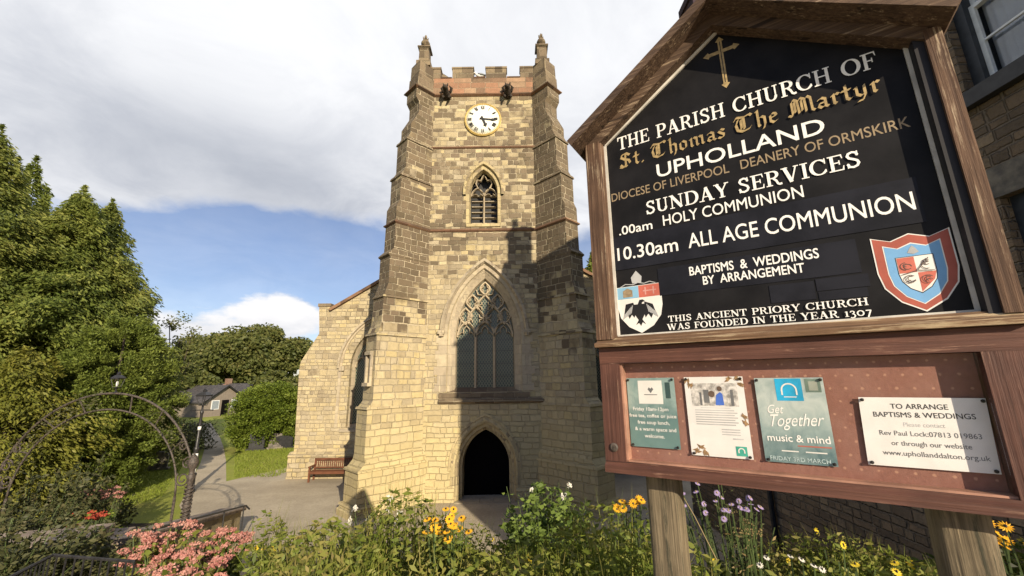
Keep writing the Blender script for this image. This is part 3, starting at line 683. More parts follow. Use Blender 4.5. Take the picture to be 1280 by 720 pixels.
# aisles, nave
AY = 19.9
def aisle(mirror):
    def mx(x): return 2 * CX - x if mirror else x
    prof = [(368, 598), (368, 556), (374, 462), (376, 452), (399, 417), (399, 383), (413, 383), (413, 389), (473, 354)]
    pts = [at(px, py, AY) for px, py in prof]; pts = [(p.x, p.z) for p in pts]; pts[0] = (pts[1][0], -.5)
    pts.append((-4.6, pts[-1][1] + (pts[-1][1] - pts[-2][1]) / (pts[-1][0] - pts[-2][0]) * (-4.6 - pts[-1][0]))); pts.append((-4.6, -.5))
    pts = [(mx(x), z) for x, z in pts]
    w = MB().prism(pts, lambda x, z: (x, AY, z), lambda x, z: (x, AY + .7, z)).build("aisle_wall", M_aisle, church)
    ac = mx(-7.05)
    c = arch_cutter(AY - .4, AY + 1.2, .92, 2.2, 5.0, 6.75, ac); bpy.context.view_layer.update()
    cut(w, [c])
    aw = MB(); arch_strip(aw, [(.66, AY + .0), (.66, AY - .03), (.52, AY - .05), (.48, AY + .05), (.36, AY + .03), (.30, AY + .16), (.16, AY + .14), (.1, AY + .28), (0, AY + .5)], .80, 2.2, 5.0, 6.55, ac)
    for s in (-1, 1):
        aw.box(ac + s * 1.30 - .12, ac + s * 1.30 + .12, AY - .10, AY + .02, 4.82, 5.05)
    aw.loft([[(ac - 1.2, AY + a, z), (ac + 1.2, AY + a, z), (ac + 1.2, AY + .65, z), (ac - 1.2, AY + .65, z)] for a, z in ((-.06, 2.0), (-.07, 2.12), (.4, 2.32))])
    win = aw.build("aisle_window", M_dress, church)
    hm = MB(); arch_strip(hm, [(.70, AY + .01), (.72, AY - .11), (.62, AY - .13), (.58, AY + .01)], .80, 0, 5.0, 6.55, ac, zclip=4.95); hm.build("hood_mould", M_dress, win)
    tr = MB()
    for s in (-1, 1): curve(tr, [(ac + s * .27, 2.2), (ac + s * .27, 5.3)], AY + .4, .08)
    for cx in (-.53, 0, .53): curve(tr, light_head(ac + cx, .26, 5.0, 5.5), AY + .4, .06)
    for cx, z0, z1 in ((-.27, 5.3, 6.0), (.27, 5.3, 6.0), (0, 5.7, 6.4)):
        for s in (-1, 1): curve(tr, ogee(ac + cx, .22, z0, z1, s), AY + .4, .055)
    tr.build("tracery", M_trac, win)
    MB().prism(arch(.81, 2.2, 5.0, 6.57, ac), lambda x, z: (x, AY + .47, z), lambda x, z: (x, AY + .49, z)).build("leaded_pane", M_leaded, win)
    # plinth, coping and roof
    x0 = pts[0][0]; x1 = mx(-4.6)
    e = -.16 if not mirror else .16
    pm = MB(); a, b = min(x0 + e, x1), max(x0 + e, x1)
    pm.loft([[(a, AY - q, z), (b, AY - q, z), (b, AY + .3, z), (a, AY + .3, z)] for q, z in ((.16, -.5), (.16, .92), (.20, .95), (.20, 1.02), (.02, 1.14))]); pm.build("plinth", M_aisle, church)
    kx, kz = pts[7]; rx, rz = pts[-2]
    MB().beam((kx, AY + .3, kz + .06), (rx, AY + .3, rz + .06), .9, .14).build("coping_stone", M_string, church)
    ka, kb = sorted((pts[5][0], pts[6][0]))
    MB().box(ka - .04, kb + .04, AY - .05, AY + .75, pts[5][1] - .02, pts[5][1] + .14).build("kneeler_cap", M_dark, church)
    sd = (x0 + (.02 if not mirror else -.02))
    MB().box(min(sd, sd + (.6 if not mirror else -.6)), max(sd, sd + (.6 if not mirror else -.6)), AY + .7, AY + 15, -.5, pts[2][1]).build("aisle_wall", M_aisle, church)
    rf = MB(); rf.loft([[(pts[2][0], y, pts[2][1] - .1), (rx, y, rz - .1), (rx, y, rz - .25), (pts[2][0], y, pts[2][1] - .25)] for y in (AY + .7, AY + 15)]); rf.build("aisle_roof", M_slate, church)
aisle(False); aisle(True)
nv = MB(); nv.prism([(-4.6, -.5), (2.2, -.5), (2.2, 8.4), (CX, 11.4), (-4.6, 8.4)], lambda x, z: (x, FY + 2 * HW + .01, z), lambda x, z: (x, AY + 15, z)); nv.build("nave", M_aisle, church)
# gull on the parapet
gull = thing("gull", "small white gull with grey wings standing in the middle gap of the battlements", "bird", (-1.36, FY + .12, 17.95))
mb = MB(); gx, gy, gz = -1.36, FY + .12, 17.95
mb.tube([(gx + .26, gy, gz + .21), (gx + .12, gy, gz + .2), (gx, gy, gz + .19), (gx - .12, gy, gz + .23), (gx - .18, gy, gz + .31), (gx - .21, gy, gz + .36), (gx - .26, gy, gz + .36), (gx - .33, gy, gz + .345)], [.01, .055, .085, .075, .05, .05, .035, .006], 10)
for s in (-1, 1): mb.tube([(gx - .01, gy + s * .03, gz + .14), (gx - .01, gy + s * .03, gz - .003)], .008, 5)
mb.build("body", simple("gull_white", (.75, .74, .72), .7, var=.05), gull, True)
for s in (-1, 1):
    mb = MB(); mb.tube([(gx - .1, gy + s * .065, gz + .25), (gx + .05, gy + s * .085, gz + .23), (gx + .2, gy + s * .05, gz + .22), (gx + .33, gy + s * .02, gz + .2)], [.03, .05, .03, .005], 6); mb.build("wing", simple("gull_grey", (.25, .27, .3), .7, var=.1), gull, True)
# ------------------------------------------------------------------ stone house on the right (its gable shades the tower)
house = thing("stone_house", "dark stone house with white sash windows close behind the notice board on the right", "house", (5, 4.75, 2))
HZ0 = -.3
wl = MB(); wl.prism([(.85, HZ0), (8.65, HZ0), (8.65, 9.9), (4.75, 13.25), (.85, 9.9)], lambda y, z: (5.0, y, z), lambda y, z: (10.0, y, z))
hwall = wl.build("wall", M_house, house)
hc = []
WIN = [(2.55, 3.80, 7.25, 9.30), (2.55, 3.80, 4.00, 6.05), (5.9, 7.1, 7.25, 9.1), (5.9, 7.1, 4.0, 6.0)]
for y0, y1, z0, z1 in WIN:
    hc.append(MB().box(4.8, 5.35, y0, y1, z0, z1).build("cutter", M_house))
bpy.context.view_layer.update(); cut(hwall, hc)
for y0, y1, z0, z1 in WIN:
    fm = MB(); t = .11
    for a, b, c, e in ((y0, y1, z0, z0 + t), (y0, y1, z1 - t, z1), (y0, y0 + t, z0 + t, z1 - t), (y1 - t, y1, z0 + t, z1 - t)): fm.box(5.10, 5.34, a + .001, b - .001, c, e)
    win = fm.build("window", M_sashd, house)
    sm = MB(); a, b, c, e = y0 + t, y1 - t, z0 + t, z1 - t; mid = (c + e) / 2; s_ = .045
    for (zz0, zz1, xo) in ((c, mid + .02, 5.16), (mid - .02, e, 5.20)):
        sm.box(xo, xo + .035, a, b, zz0, zz0 + s_); sm.box(xo, xo + .035, a, b, zz1 - s_, zz1)
        sm.box(xo, xo + .035, a, a + s_, zz0 + s_, zz1 - s_); sm.box(xo, xo + .035, b - s_, b, zz0 + s_, zz1 - s_)
        sm.box(xo + .003, xo + .03, (a + b) / 2 - .012, (a + b) / 2 + .012, zz0 + s_, zz1 - s_)
        sm.box(xo + .004, xo + .029, a + s_, b - s_, (zz0 + zz1) / 2 - .011, (zz0 + zz1) / 2 + .011)
    sm.build("sash", M_sash, win)
    MB().box(5.225, 5.229, a, b, c, e).build("pane", M_wpane, win)
    cm = MB(); n = 40; vs = []
    for k in range(n + 1):
        y = a + (b - a) * k / n; x = 5.30 + .025 * math.sin(k * 1.9) + .01 * math.sin(k * .7); vs += [(x, y, c), (x, y, e)]
    cm.add(vs, [(2 * k, 2 * k + 2, 2 * k + 3, 2 * k + 1) for k in range(n)]); cm.build("curtain", M_curt, win, True)
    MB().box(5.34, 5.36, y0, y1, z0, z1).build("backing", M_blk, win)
    MB().box(4.90, 5.2, y0 - .12, y1 + .12, z0 - .17, z0 - .001).build("sill", M_graved, win)
    lm = MB(); lm.prism([(y0 - .22, z1 + .002), (y1 + .22, z1 + .002), (y1 + .32, z1 + .32), (y0 - .32, z1 + .32)], lambda y, z: (4.985, y, z), lambda y, z: (5.25, y, z)); lm.build("lintel", M_grave, win)
rf = MB()
for y0, z0, y1, z1 in ((.55, 9.72, 4.75, 13.33), (8.95, 9.72, 4.75, 13.33)):
    rf.loft([[(x, y0, z0), (x, y1, z1), (x, y1, z1 + .16), (x, y0, z0 + .16)] for x in (4.88, 10.0)])
roof = rf.build("roof", M_slate, house)
ch = MB(); ch.box(5.03, 5.72, 4.72, 5.42, 12.4, 14.55); ch.box(4.96, 5.79, 4.65, 5.49, 14.551, 14.68); ch.box(5.0, 5.75, 4.69, 5.45, 14.681, 14.78)
chim = ch.build("chimney", M_house, house)
MB().lathe([(.14, 0), (.13, .1), (.11, .38), (.13, .4), (.13, .46), (.09, .46), (.09, .1), (0, .1)], 12, (5.2, 5.07, 14.78)).build("chimney_pot", M_brick, chim)
mrange = MB(); mrange.prism([(5.9, HZ0), (10.1, HZ0), (10.1, 12.7), (8.0, 14.3), (5.9, 12.7)], lambda x, z: (x, 4.2, z), lambda x, z: (x, -1.2, z)); mrange.build("rear_range", M_house, house)
rm = MB()
for s in (-1, 1): rm.loft([[(8 + s * 2.3, y, 12.55), (8, y, 14.32), (8, y, 14.46), (8 + s * 2.3, y, 12.69)] for y in (4.3, -1.3)])
rm.build("roof", M_slate, house)
dn = MB(); dn.tube([(4.93, 8.45, 9.7), (4.93, 8.45, .5)], .05, 8); dn.build("drainpipe", M_iron, house)
# neighbouring house with a tall dark brick stack
nb = thing("neighbour_house", "lower stone house with a tall dark chimney stack above the notice board peak", "house", (8.5, 12, 0))
MB().prism([(9.6, -.5), (14.2, -.5), (14.2, 10.2), (11.9, 12.4), (9.6, 10.2)], lambda y, z: (5.75, y, z), lambda y, z: (12.5, y, z)).build("wall", M_house, nb)
rf = MB()
for y0, z0, y1, z1 in ((9.4, 10.1, 11.9, 12.45), (14.4, 10.1, 11.9, 12.45)): rf.loft([[(x, y0, z0), (x, y1, z1), (x, y1, z1 + .15), (x, y0, z0 + .15)] for x in (5.65, 12.6)])
rf.build("roof", M_slate, nb)
ch = MB(); ch.box(5.78, 6.6, 10.2, 11.0, 10, 16.0); ch.box(5.72, 6.66, 10.14, 11.06, 16.001, 16.25); stack = ch.build("chimney", M_brickd, nb)
MB().lathe([(.15, 0), (.12, .5), (.14, .52), (.1, .52), (.08, .1), (0, .1)], 12, (6.2, 10.6, 16.25)).build("chimney_pot", M_brickd, stack)
MB().box(5.70, 5.76, 11.2, 12.2, 4.0, 5.6).build("window", M_sashd, nb)

# ------------------------------------------------------------------ notice board (local frame: x along the board, y away from the reader, z up)
ua = math.atan2(-.5402, .8415); K = 1.8112; BZ = 2.6; DZ = CAM_H - BZ
broot = Vector((.5402 * K, .8415 * K, BZ))
board = thing("notice_board", "gabled brown timber church notice board on two posts with black painted panel and poster case", "sign", broot, ua, local=True)
def zb(z): return z + DZ
def part(mb, name, mat, parent=board, smooth=False): return mb.build(name, mat, parent, smooth)
# posts
for x in (-.464, .414):
    part(MB().loft([[(x + sx_ * (.066 - .028 + .028 * math.cos(R(a_))), .095 + sy_ * (.065 - .028 + .028 * math.sin(R(a_))), z) for sx_, sy_, qs in ((1, 1, (0, 30, 60, 90)), (-1, 1, (90, 60, 30, 0)), (-1, -1, (0, 30, 60, 90)), (1, -1, (90, 60, 30, 0))) for a_ in qs] for z in (-.5, zb(1.0))]), "post", M_post)
# upper panel
AP, SL = 1.575, .715
PT = [(-.615, .165), (.60, .165), (.60, 1.17), (-.02, AP + .02), (-.615, 1.20)]
panel = part(MB().prism(PT, lambda x, z: (x, 0, zb(z)), lambda x, z: (x, .024, zb(z))), "sign_panel", M_gloss)
part(MB().prism(PT, lambda x, z: (x * 1.04, .0245, zb(z)), lambda x, z: (x * 1.04, .045, zb(z))), "back_board", M_roofw)
# frame: side stiles and lower rail (front face 62 mm proud)
for s, x0, x1 in ((-1, -.668, -.588), (1, .583, .628)):
    part(MB().loft([[(x0, -.062, z), (x1 - (.008 if s < 0 else 0), -.062, z), (x1, -.05, z), (x1, .03, z), (x0, .03, z)] for z in (zb(.17), zb(1.16))]), "frame_stile", M_woodV)
part(MB().box(.555, .5825, -.05, -.001, zb(.17), zb(1.17)), "frame_stile", simple("black_stile_paint", (.012, .01, .012), .6))
tr = MB()
tr.beam((-.582, -.006, zb(.19)), (-.582, -.006, zb(1.155)), .008, .012, (1, 0, 0)); tr.beam((.548, -.006, zb(.19)), (.548, -.006, zb(1.165)), .006, .012, (1, 0, 0))
tr.beam((-.582, -.006, zb(1.158)), (-.02, -.006, zb(1.545)), .012, .010, (0, 1, 0)); tr.beam((-.02, -.006, zb(1.548)), (.55, -.006, zb(1.175)), .012, .006, (0, 1, 0))
tr.box(-.585, .552, -.014, -.001, zb(.183), zb(.191))
tr.build_each("panel_trim", M_trim, board)
part(MB().loft([[(x, -.062, zb(.135)), (x, -.092, zb(.135)), (x, -.095, zb(.150)), (x, -.088, zb(.155)), (x, -.062, zb(.160)), (x, -.04, zb(.182)), (x, .03, zb(.182)), (x, .03, zb(.135))] for x in (-.668, .628)]), "sill_rail", M_woodH)
# roof boards
for s, tx, tz in ((-1, -.704, 1.128), (1, .640, 1.142)):
    ax, az_ = -.038, 1.600
    d_ = Vector((tx - ax, 0, tz - az_)).normalized(); n_ = Vector((d_.z, 0, -d_.x)) * (1 if s < 0 else -1)
    if n_.z < 0: n_ = -n_
    A, T = Vector((ax, 0, zb(az_))), Vector((tx, 0, zb(tz)))
    th = .042
    ring = lambda P, q: [P + Vector((0, -.155, 0)), P + Vector((0, .075, 0)), P + Vector((0, .075, 0)) + q * th, P + Vector((0, -.150, 0)) + q * th]
    apexn = Vector((0, 0, 1)) * (1 / max(.2, n_.z)) * 1.0
    part(MB().loft([ring(A, apexn), ring(T, n_)]), "roof_board", M_roofw)
    part(MB().loft([[A + Vector((0, y, -dz)) for y, dz in ((-.06, .0), (.0, .0), (.0, .055), (-.06, .055))], [T - d_ * .05 + Vector((0, y, -dz)) for y, dz in ((-.06, .002), (.0, .002), (.0, .055), (-.06, .055))]]), "soffit_batten", M_roofw)
# ---- display case
case = part(MB().box(-.66, .66, .0, .06, zb(-.384), zb(.133)), "display_case", M_caseV)
x0, x1, z0, z1 = -.66, .66, -.384, .133
ix0, ix1, iz0, iz1 = -.572, .514, -.340, .062
fr = MB()
part(MB().box(x0, x1, -.062, -.001, zb(iz1), zb(z1)), "case_rail", M_case, case); part(MB().box(x0, x1, -.062, -.001, zb(z0), zb(iz0)), "case_rail", M_case, case)
part(MB().box(x0, ix0, -.061, -.0012, zb(iz0), zb(iz1)), "case_stile", M_caseV, case)
part(MB().box(ix1, x1, -.061, -.0012, zb(iz0), zb(iz1)), "case_stile", M_caseV, case)
part(MB().loft([[(x, -.062, zb(z0)), (x, -.075, zb(z0)), (x, -.075, zb(z0 + .028)), (x, -.062, zb(z0 + .036))] for x in (x0, x1)]), "bottom_bead", M_case, case)
bd = MB()
bd.box(ix0, ix0 + .008, -.050, -.002, zb(iz0), zb(iz1)); bd.box(ix0, ix1, -.050, -.002, zb(iz0), zb(iz0 + .006))
bd.build_each("glazing_bead", simple("pale_bead", (.34, .18, .125), .6), case)
m, g, out = newmat("dotted_felt"); M_cork = m
P = g.n('ShaderNodeTexCoord').outputs['Object']; X, Y, Z = g.sep(P)
pw = .043; rowz = g.m('DIVIDE', Z, pw); rr_ = g.m('FLOOR', rowz); xx_ = g.m('ADD', g.m('DIVIDE', X, pw), g.m('MULTIPLY', g.m('FRACT', g.m('MULTIPLY', rr_, .5)), 1.))
fx = g.m('SUBTRACT', g.m('FRACT', xx_), .5); fz = g.m('SUBTRACT', g.m('FRACT', rowz), .5)
dd = g.m('SQRT', g.m('ADD', g.m('MULTIPLY', fx, fx), g.m('MULTIPLY', fz, fz)))
dd = g.m('ADD', dd, g.m('MULTIPLY', g.m('SUBTRACT', g.noise(P, 120, 2), .5), .16))
nz = g.noise(P, 60, 4, .7); bigz = g.noise(P, 7, 3)
cb = g.mix(nz, (.20, .092, .07), (.29, .14, .108)); cb = g.mix(g.ss(bigz, .4, .7, 0., .5), cb, (.30, .17, .135))
principled(g, out, g.mix(g.ss(dd, .13, .05, 0., .55), cb, (.52, .30, .20)), .9, g.bump(nz, .002), spec=.1)
part(MB().box(ix0 + .001, ix1 - .001, -.004, -.0005, zb(iz0 + .001), zb(iz1 - .001)), "felt_backing", M_cork, case)
part(MB().box(ix0 + .009, ix1 - .002, -.046, -.043, zb(iz0 + .007), zb(iz1 - .002)), "clear_pane", M_pane, case)
for x, z in ((-.618, -.285), (.562, -.280)):
    lk = MB().lathe([(0, 0), (.016, 0), (.018, .004), (.012, .008), (0, .008)], 14)
    for v in range(len(lk.v)):
        a, b, c = lk.v[v]; lk.v[v] = (x + a, -.0625 - c, zb(z) + b)
    lk.box(x - .002, x + .002, -.073, -.068, zb(z) - .008, zb(z) + .008)
    part(lk, "lock", M_rust, case)

# ---- lettering
def flat(polys, y, name, mat, parent, step=3e-5):
    """thin flat letters: each stroke is its own polygon, a hair in front of the one before"""
    mb = MB()
    for i, p in enumerate(polys): mb.add([(x, y - i * step, z) for x, z in p], [tuple(range(len(p)))])
    return mb.build(name, mat, parent, fix=False)
def bfont(s, x0, x1, zbase, cap, y, name, mat, parent, bold=0., shear=0., keep=False, slope=0., align=None):
    c = bpy.data.curves.new("text", 'FONT'); c.body = s; c.size = 1; c.shear = shear; c.resolution_u = 4; c.space_word = 1.0
    o = bpy.data.objects.new("text", c); COL.objects.link(o); bpy.context.view_layer.update()
    me = bpy.data.meshes.new_from_object(o.evaluated_get(bpy.context.evaluated_depsgraph_get()))
    bpy.data.objects.remove(o); bpy.data.curves.remove(c)
    n = len(me.vertices); co = np.zeros(n * 3, np.float32); me.vertices.foreach_get('co', co); co = co.reshape(-1, 3)
    mn, mx_ = co[:, 0].min(), co[:, 0].max(); k = (x1 - x0) / (mx_ - mn); kz = cap / .70
    if keep: k = kz; x1 = x0 + (mx_ - mn) * k
    nx = x0 + (co[:, 0] - mn) * k
    if align == 'c': nx = nx - (x1 - x0) / 2
    out = np.stack([nx, np.full(n, y), zb(zbase) + co[:, 1] * kz + slope * (nx - x0)], 1)
    polys = [tuple(p.vertices) for p in me.polygons]; bpy.data.meshes.remove(me)
    b = bold * kz * .9; offs = [(0, 0)] if b < kz * .003 else [(-b, 0), (b, 0), (0, -b), (0, b), (-b * .7, -b * .7), (b * .7, b * .7), (-b * .7, b * .7), (b * .7, -b * .7)]
    mb = MB()
    for i, (ox, oz) in enumerate(offs): mb.add(out + np.array([ox, -i * 2.5e-5, oz]), polys)
    return mb.build(name, mat, parent, fix=False)
def arcp(cx, cy, rx, ry, a0, a1, n=10): return [(cx + rx * math.cos(R(a0 + (a1 - a0) * i / n)), cy + ry * math.sin(R(a0 + (a1 - a0) * i / n))) for i in range(n + 1)]
TK, TN = .17, .07
def ribbon(pts, thick=TK, thin=TN, w=None):
    """stroke with roman contrast: upright parts thick, level parts thin"""
    n = len(pts); L = []; Rr = []
    for i in range(n):
        a = pts[max(0, i - 1)]; b = pts[min(n - 1, i + 1)]; dx, dy = b[0] - a[0], b[1] - a[1]; l = math.hypot(dx, dy) or 1
        ww = w if w else thin + (thick - thin) * abs(dy / l) ** 1.5
        nx, ny = -dy / l * ww / 2, dx / l * ww / 2
        L.append((pts[i][0] + nx, pts[i][1] + ny)); Rr.append((pts[i][0] - nx, pts[i][1] - ny))
    return [[L[i], L[i + 1], Rr[i + 1], Rr[i]] for i in range(n - 1)]
def stem(x, y0=0, y1=1, w=TK): return [[(x - w / 2, y0), (x + w / 2, y0), (x + w / 2, y1), (x - w / 2, y1)]]
def serif(x, y, w=.36, h=.065):
    lo = y if y < .5 else y - h
    return [[(x - w / 2, lo), (x + w / 2, lo), (x + w / 2, lo + h), (x - w / 2, lo + h)]]
def st_s(x, w=.36): return stem(x) + serif(x, 0, w) + serif(x, 1, w)
SG = {
 'T': (.86, stem(.43) + serif(.43, 0, .4) + [[(.03, .92), (.83, .92), (.83, 1), (.03, 1)], [(.03, .70), (.09, .70), (.14, .92), (.03, .92)], [(.83, .70), (.77, .70), (.72, .92), (.83, .92)]]),
 'H': (1.0, st_s(.22) + st_s(.78) + ribbon([(.22, .52), (.78, .52)], w=.08)),
 'E': (.82, stem(.22) + [[(.03, 0), (.76, 0), (.76, .07), (.03, .07)], [(.03, .93), (.74, .93), (.74, 1), (.03, 1)], [(.3, .48), (.56, .48), (.56, .55), (.3, .55)], [(.54, .38), (.6, .38), (.6, .65), (.54, .65)], [(.68, .07), (.76, .07), (.78, .28), (.74, .28)], [(.66, .93), (.74, .93), (.76, .74), (.72, .74)]]),
 'F': (.78, stem(.22) + serif(.22, 0) + [[(.03, .93), (.74, .93), (.74, 1), (.03, 1)], [(.3, .48), (.54, .48), (.54, .55), (.3, .55)], [(.52, .38), (.58, .38), (.58, .65), (.52, .65)], [(.66, .93), (.74, .93), (.76, .72), (.72, .72)]]),
 'P': (.82, st_s(.22) + ribbon([(.22, .96)] + arcp(.46, .71, .26, .25, 90, -90) + [(.22, .46)], .19, .07)),
 'R': (.94, st_s(.22) + ribbon([(.22, .96)] + arcp(.44, .73, .26, .23, 90, -90) + [(.22, .50)], .19, .07) + ribbon([(.46, .5), (.62, .3), (.70, .08), (.78, .03), (.92, .05)], w=.13)),
 'A': (1.0, ribbon([(.20, 0), (.48, 1)], w=.085) + ribbon([(.48, 1), (.80, 0)], w=.2) + ribbon([(.28, .32), (.68, .32)], w=.07) + serif(.18, 0, .34) + serif(.82, 0, .36)),
 'I': (.46, st_s(.23, .40)),
 'S': (.76, ribbon([(.62, .74), (.58, .9), (.40, .965), (.22, .90), (.15, .76), (.22, .62), (.40, .52), (.58, .40), (.63, .25), (.55, .10), (.36, .03), (.18, .08), (.11, .26)], .15, .12) + [[(.58, .70), (.66, .70), (.66, 1.0), (.60, 1.0)], [(.08, .0), (.14, 0), (.16, .30), (.08, .30)]]),
 'C': (.92, ribbon(arcp(.50, .5, .40, .47, 40, 320, 16), .19, .065) + [[(.78, .66), (.85, .66), (.85, 1), (.79, 1)], [(.78, .3), (.85, .3), (.86, .12), (.76, .16)]]),
 'U': (.98, stem(.22, .3, 1) + serif(.22, 1) + ribbon([(.22, .32)] + arcp(.48, .30, .26, .265, 180, 360) + [(.74, .32)], .17, .08) + stem(.74, .3, 1, .085) + serif(.74, 1, .3)),
 'O': (1.0, ribbon(arcp(.5, .5, .40, .465, 0, 360, 22), .2, .06)),
 'N': (1.02, stem(.19, 0, 1, .08) + serif(.19, 0, .32) + ribbon([(.17, .98), (.83, .02)], w=.2) + stem(.82, 0, 1, .08) + serif(.82, 1, .32) + serif(.12, 1, .24)),
 'D': (.98, st_s(.22) + ribbon([(.22, .965)] + arcp(.46, .5, .42, .465, 90, -90, 12) + [(.22, .035)], .2, .07)),
 'Y': (.94, stem(.47, 0, .45) + serif(.47, 0) + ribbon([(.16, 1), (.47, .42)], w=.19) + ribbon([(.80, 1), (.47, .42)], w=.08) + serif(.16, 1, .34) + serif(.80, 1, .28)),
 'V': (.96, ribbon([(.17, 1), (.48, 0)], w=.2) + ribbon([(.80, 1), (.48, 0)], w=.08) + serif(.17, 1, .36) + serif(.80, 1, .28)),
 'W': (1.36, ribbon([(.15, 1), (.42, 0)], w=.18) + ribbon([(.68, 1), (.42, 0)], w=.08) + ribbon([(.64, 1), (.92, 0)], w=.18) + ribbon([(1.2, 1), (.92, 0)], w=.08) + serif(.15, 1, .32) + serif(.66, 1, .34) + serif(1.2, 1, .28)),
 '1': (.44, stem(.24, 0, .72, .16) + serif(.24, 0, .36) + [[(.08, .60), (.2, .66), (.2, .72), (.08, .68)]]),
 '3': (.66, ribbon([(.12, .56), (.2, .70), (.36, .72), (.48, .60), (.44, .42), (.3, .34), (.46, .28), (.54, .08), (.44, -.14), (.24, -.2), (.1, -.1)], .14, .09)),
 '0': (.74, ribbon(arcp(.37, .36, .28, .33, 0, 360, 18), .14, .10)),
 '7': (.66, ribbon([(.10, .66), (.58, .66)], w=.12) + ribbon([(.56, .68), (.24, -.24)], w=.14)),
}
def layout(s, table, x0, x1, zbase, cap, space=.42, track=.02):
    adv = 0; pl = []
    for ch_ in s:
        if ch_ == ' ': adv += space; continue
        a, ps = table[ch_]
        pl += [[(adv + x, z) for x, z in p] for p in ps]; adv += a + track
    k = (x1 - x0) / adv
    return [[(x0 + x * k, zb(zbase) + z * cap) for x, z in p] for p in pl]
def nib(paths, w=.2, ang=42):
    """broad-nib pen strokes: each straight piece is the parallelogram the slanted nib sweeps"""
    nx, ny = math.cos(R(ang)) * w / 2, math.sin(R(ang)) * w / 2; ps = []
    hx, hy = -ny * .22, nx * .22
    for pts in paths:
        for (ax_, ay_), (bx_, by_) in zip(pts, pts[1:]):
            ps.append([(ax_ - nx, ay_ - ny), (bx_ - nx, by_ - ny), (bx_ + nx, by_ + ny), (ax_ + nx, ay_ + ny)])
            ps.append([(ax_ + hx - nx * .9, ay_ + hy - ny * .9), (ax_ + hx + nx * .9, ay_ + hy + ny * .9), (ax_ - hx + nx * .9, ay_ - hy + ny * .9), (ax_ - hx - nx * .9, ay_ - hy - ny * .9)])
    return ps
def fl_(x, h=.56): return [(x - .07, h - .06), (x, h), (x, .10), (x + .08, .04)]
BL = {
 'S': (.92, nib([[(.72, .80), (.50, .96), (.24, .90), (.18, .72), (.40, .55), (.66, .44), (.74, .24), (.52, .04), (.24, .06), (.12, .2)], [(.46, .92), (.46, .60)], [(.46, .5), (.46, .1)], [(.10, .06), (.26, .0), (.5, .05)]], .17)),
 't': (.46, nib([[(.2, .84), (.2, .12), (.30, .03), (.40, .10)], [(.04, .56), (.38, .58)]], .16)),
 '.': (.24, nib([[(.1, .06), (.13, .03)]], .18)),
 'T': (1.06, nib([[(.10, .80), (.22, .96), (.55, .88), (.86, .98), (.96, .88)], [(.28, .78), (.16, .5), (.22, .16), (.48, .02), (.78, .10), (.88, .22)], [(.56, .86), (.56, .16)], [(.42, .74), (.42, .2)]], .17)),
 'h': (.60, nib([[(.10, .96), (.16, 1.0), (.16, .08), (.22, .03)], [(.16, .5), (.34, .59), (.46, .5), (.46, .1), (.38, -.12), (.30, -.18)]], .16)),
 'o': (.54, nib([[(.26, .58), (.10, .46), (.10, .14), (.26, .03), (.42, .14), (.42, .46), (.26, .58)]], .15)),
 'm': (.94, nib([fl_(.16), fl_(.46), fl_(.76), [(.16, .46), (.32, .58), (.46, .52)], [(.46, .46), (.62, .58), (.76, .52)]], .15)),
 'a': (.56, nib([[(.12, .5), (.26, .58), (.40, .5), (.40, .10), (.50, .04)], [(.40, .32), (.16, .28), (.10, .14), (.22, .03), (.38, .12)]], .15)),
 's': (.48, nib([[(.38, .5), (.24, .58), (.10, .46), (.22, .34), (.36, .24), (.34, .10), (.20, .03), (.06, .1)]], .15)),
 'e': (.50, nib([[(.10, .32), (.38, .42), (.34, .54), (.22, .58), (.10, .46), (.10, .14), (.24, .03), (.40, .12)]], .15)),
 'M': (1.22, nib([[(.06, .1), (.18, .02), (.24, .16), (.24, .82), (.34, .96), (.48, .84), (.52, .1)], [(.52, .8), (.64, .96), (.80, .84), (.82, .1)], [(.82, .8), (.94, .94), (1.06, .82), (1.08, .12), (1.18, .04)], [(.36, .8), (.36, .2)], [(.66, .8), (.66, .2)]], .14)),
 'r': (.44, nib([fl_(.16), [(.16, .48), (.28, .58), (.38, .52)]], .16)),
 'y': (.58, nib([[(.06, .52), (.12, .56), (.12, .16), (.26, .05), (.42, .14)], [(.42, .58), (.42, .06), (.30, -.18), (.10, -.22)]], .15)),
}
yL = -.0006
flat(layout("THE PARISH CHURCH OF", SG, -.520, .470, 1.112, .070, .5), yL, "lettering", M_white, panel)
flat(layout("St. Thomas The Martyr", BL, -.520, .465, 1.012, .076, .34), yL, "lettering", M_gold, panel)
bfont("UPHOLLAND", -.345, .282, .912, .066, yL, "lettering", M_white, panel, .012)
bfont("DIOCESE OF LIVERPOOL   DEANERY OF ORMSKIRK", -.569, .512, .848, .042, yL, "lettering", M_gold2, panel, .004)
flat(layout("SUNDAY SERVICES", SG, -.413, .365, .742, .064, .5), yL, "lettering", M_white, panel)
bfont("HOLY COMMUNION", -.341, .180, .671, .050, yL, "lettering", M_white, panel, .004)
bfont(".00am", -.545, -.390, .668, .043, yL - .0001, "lettering", M_white, panel, .010)
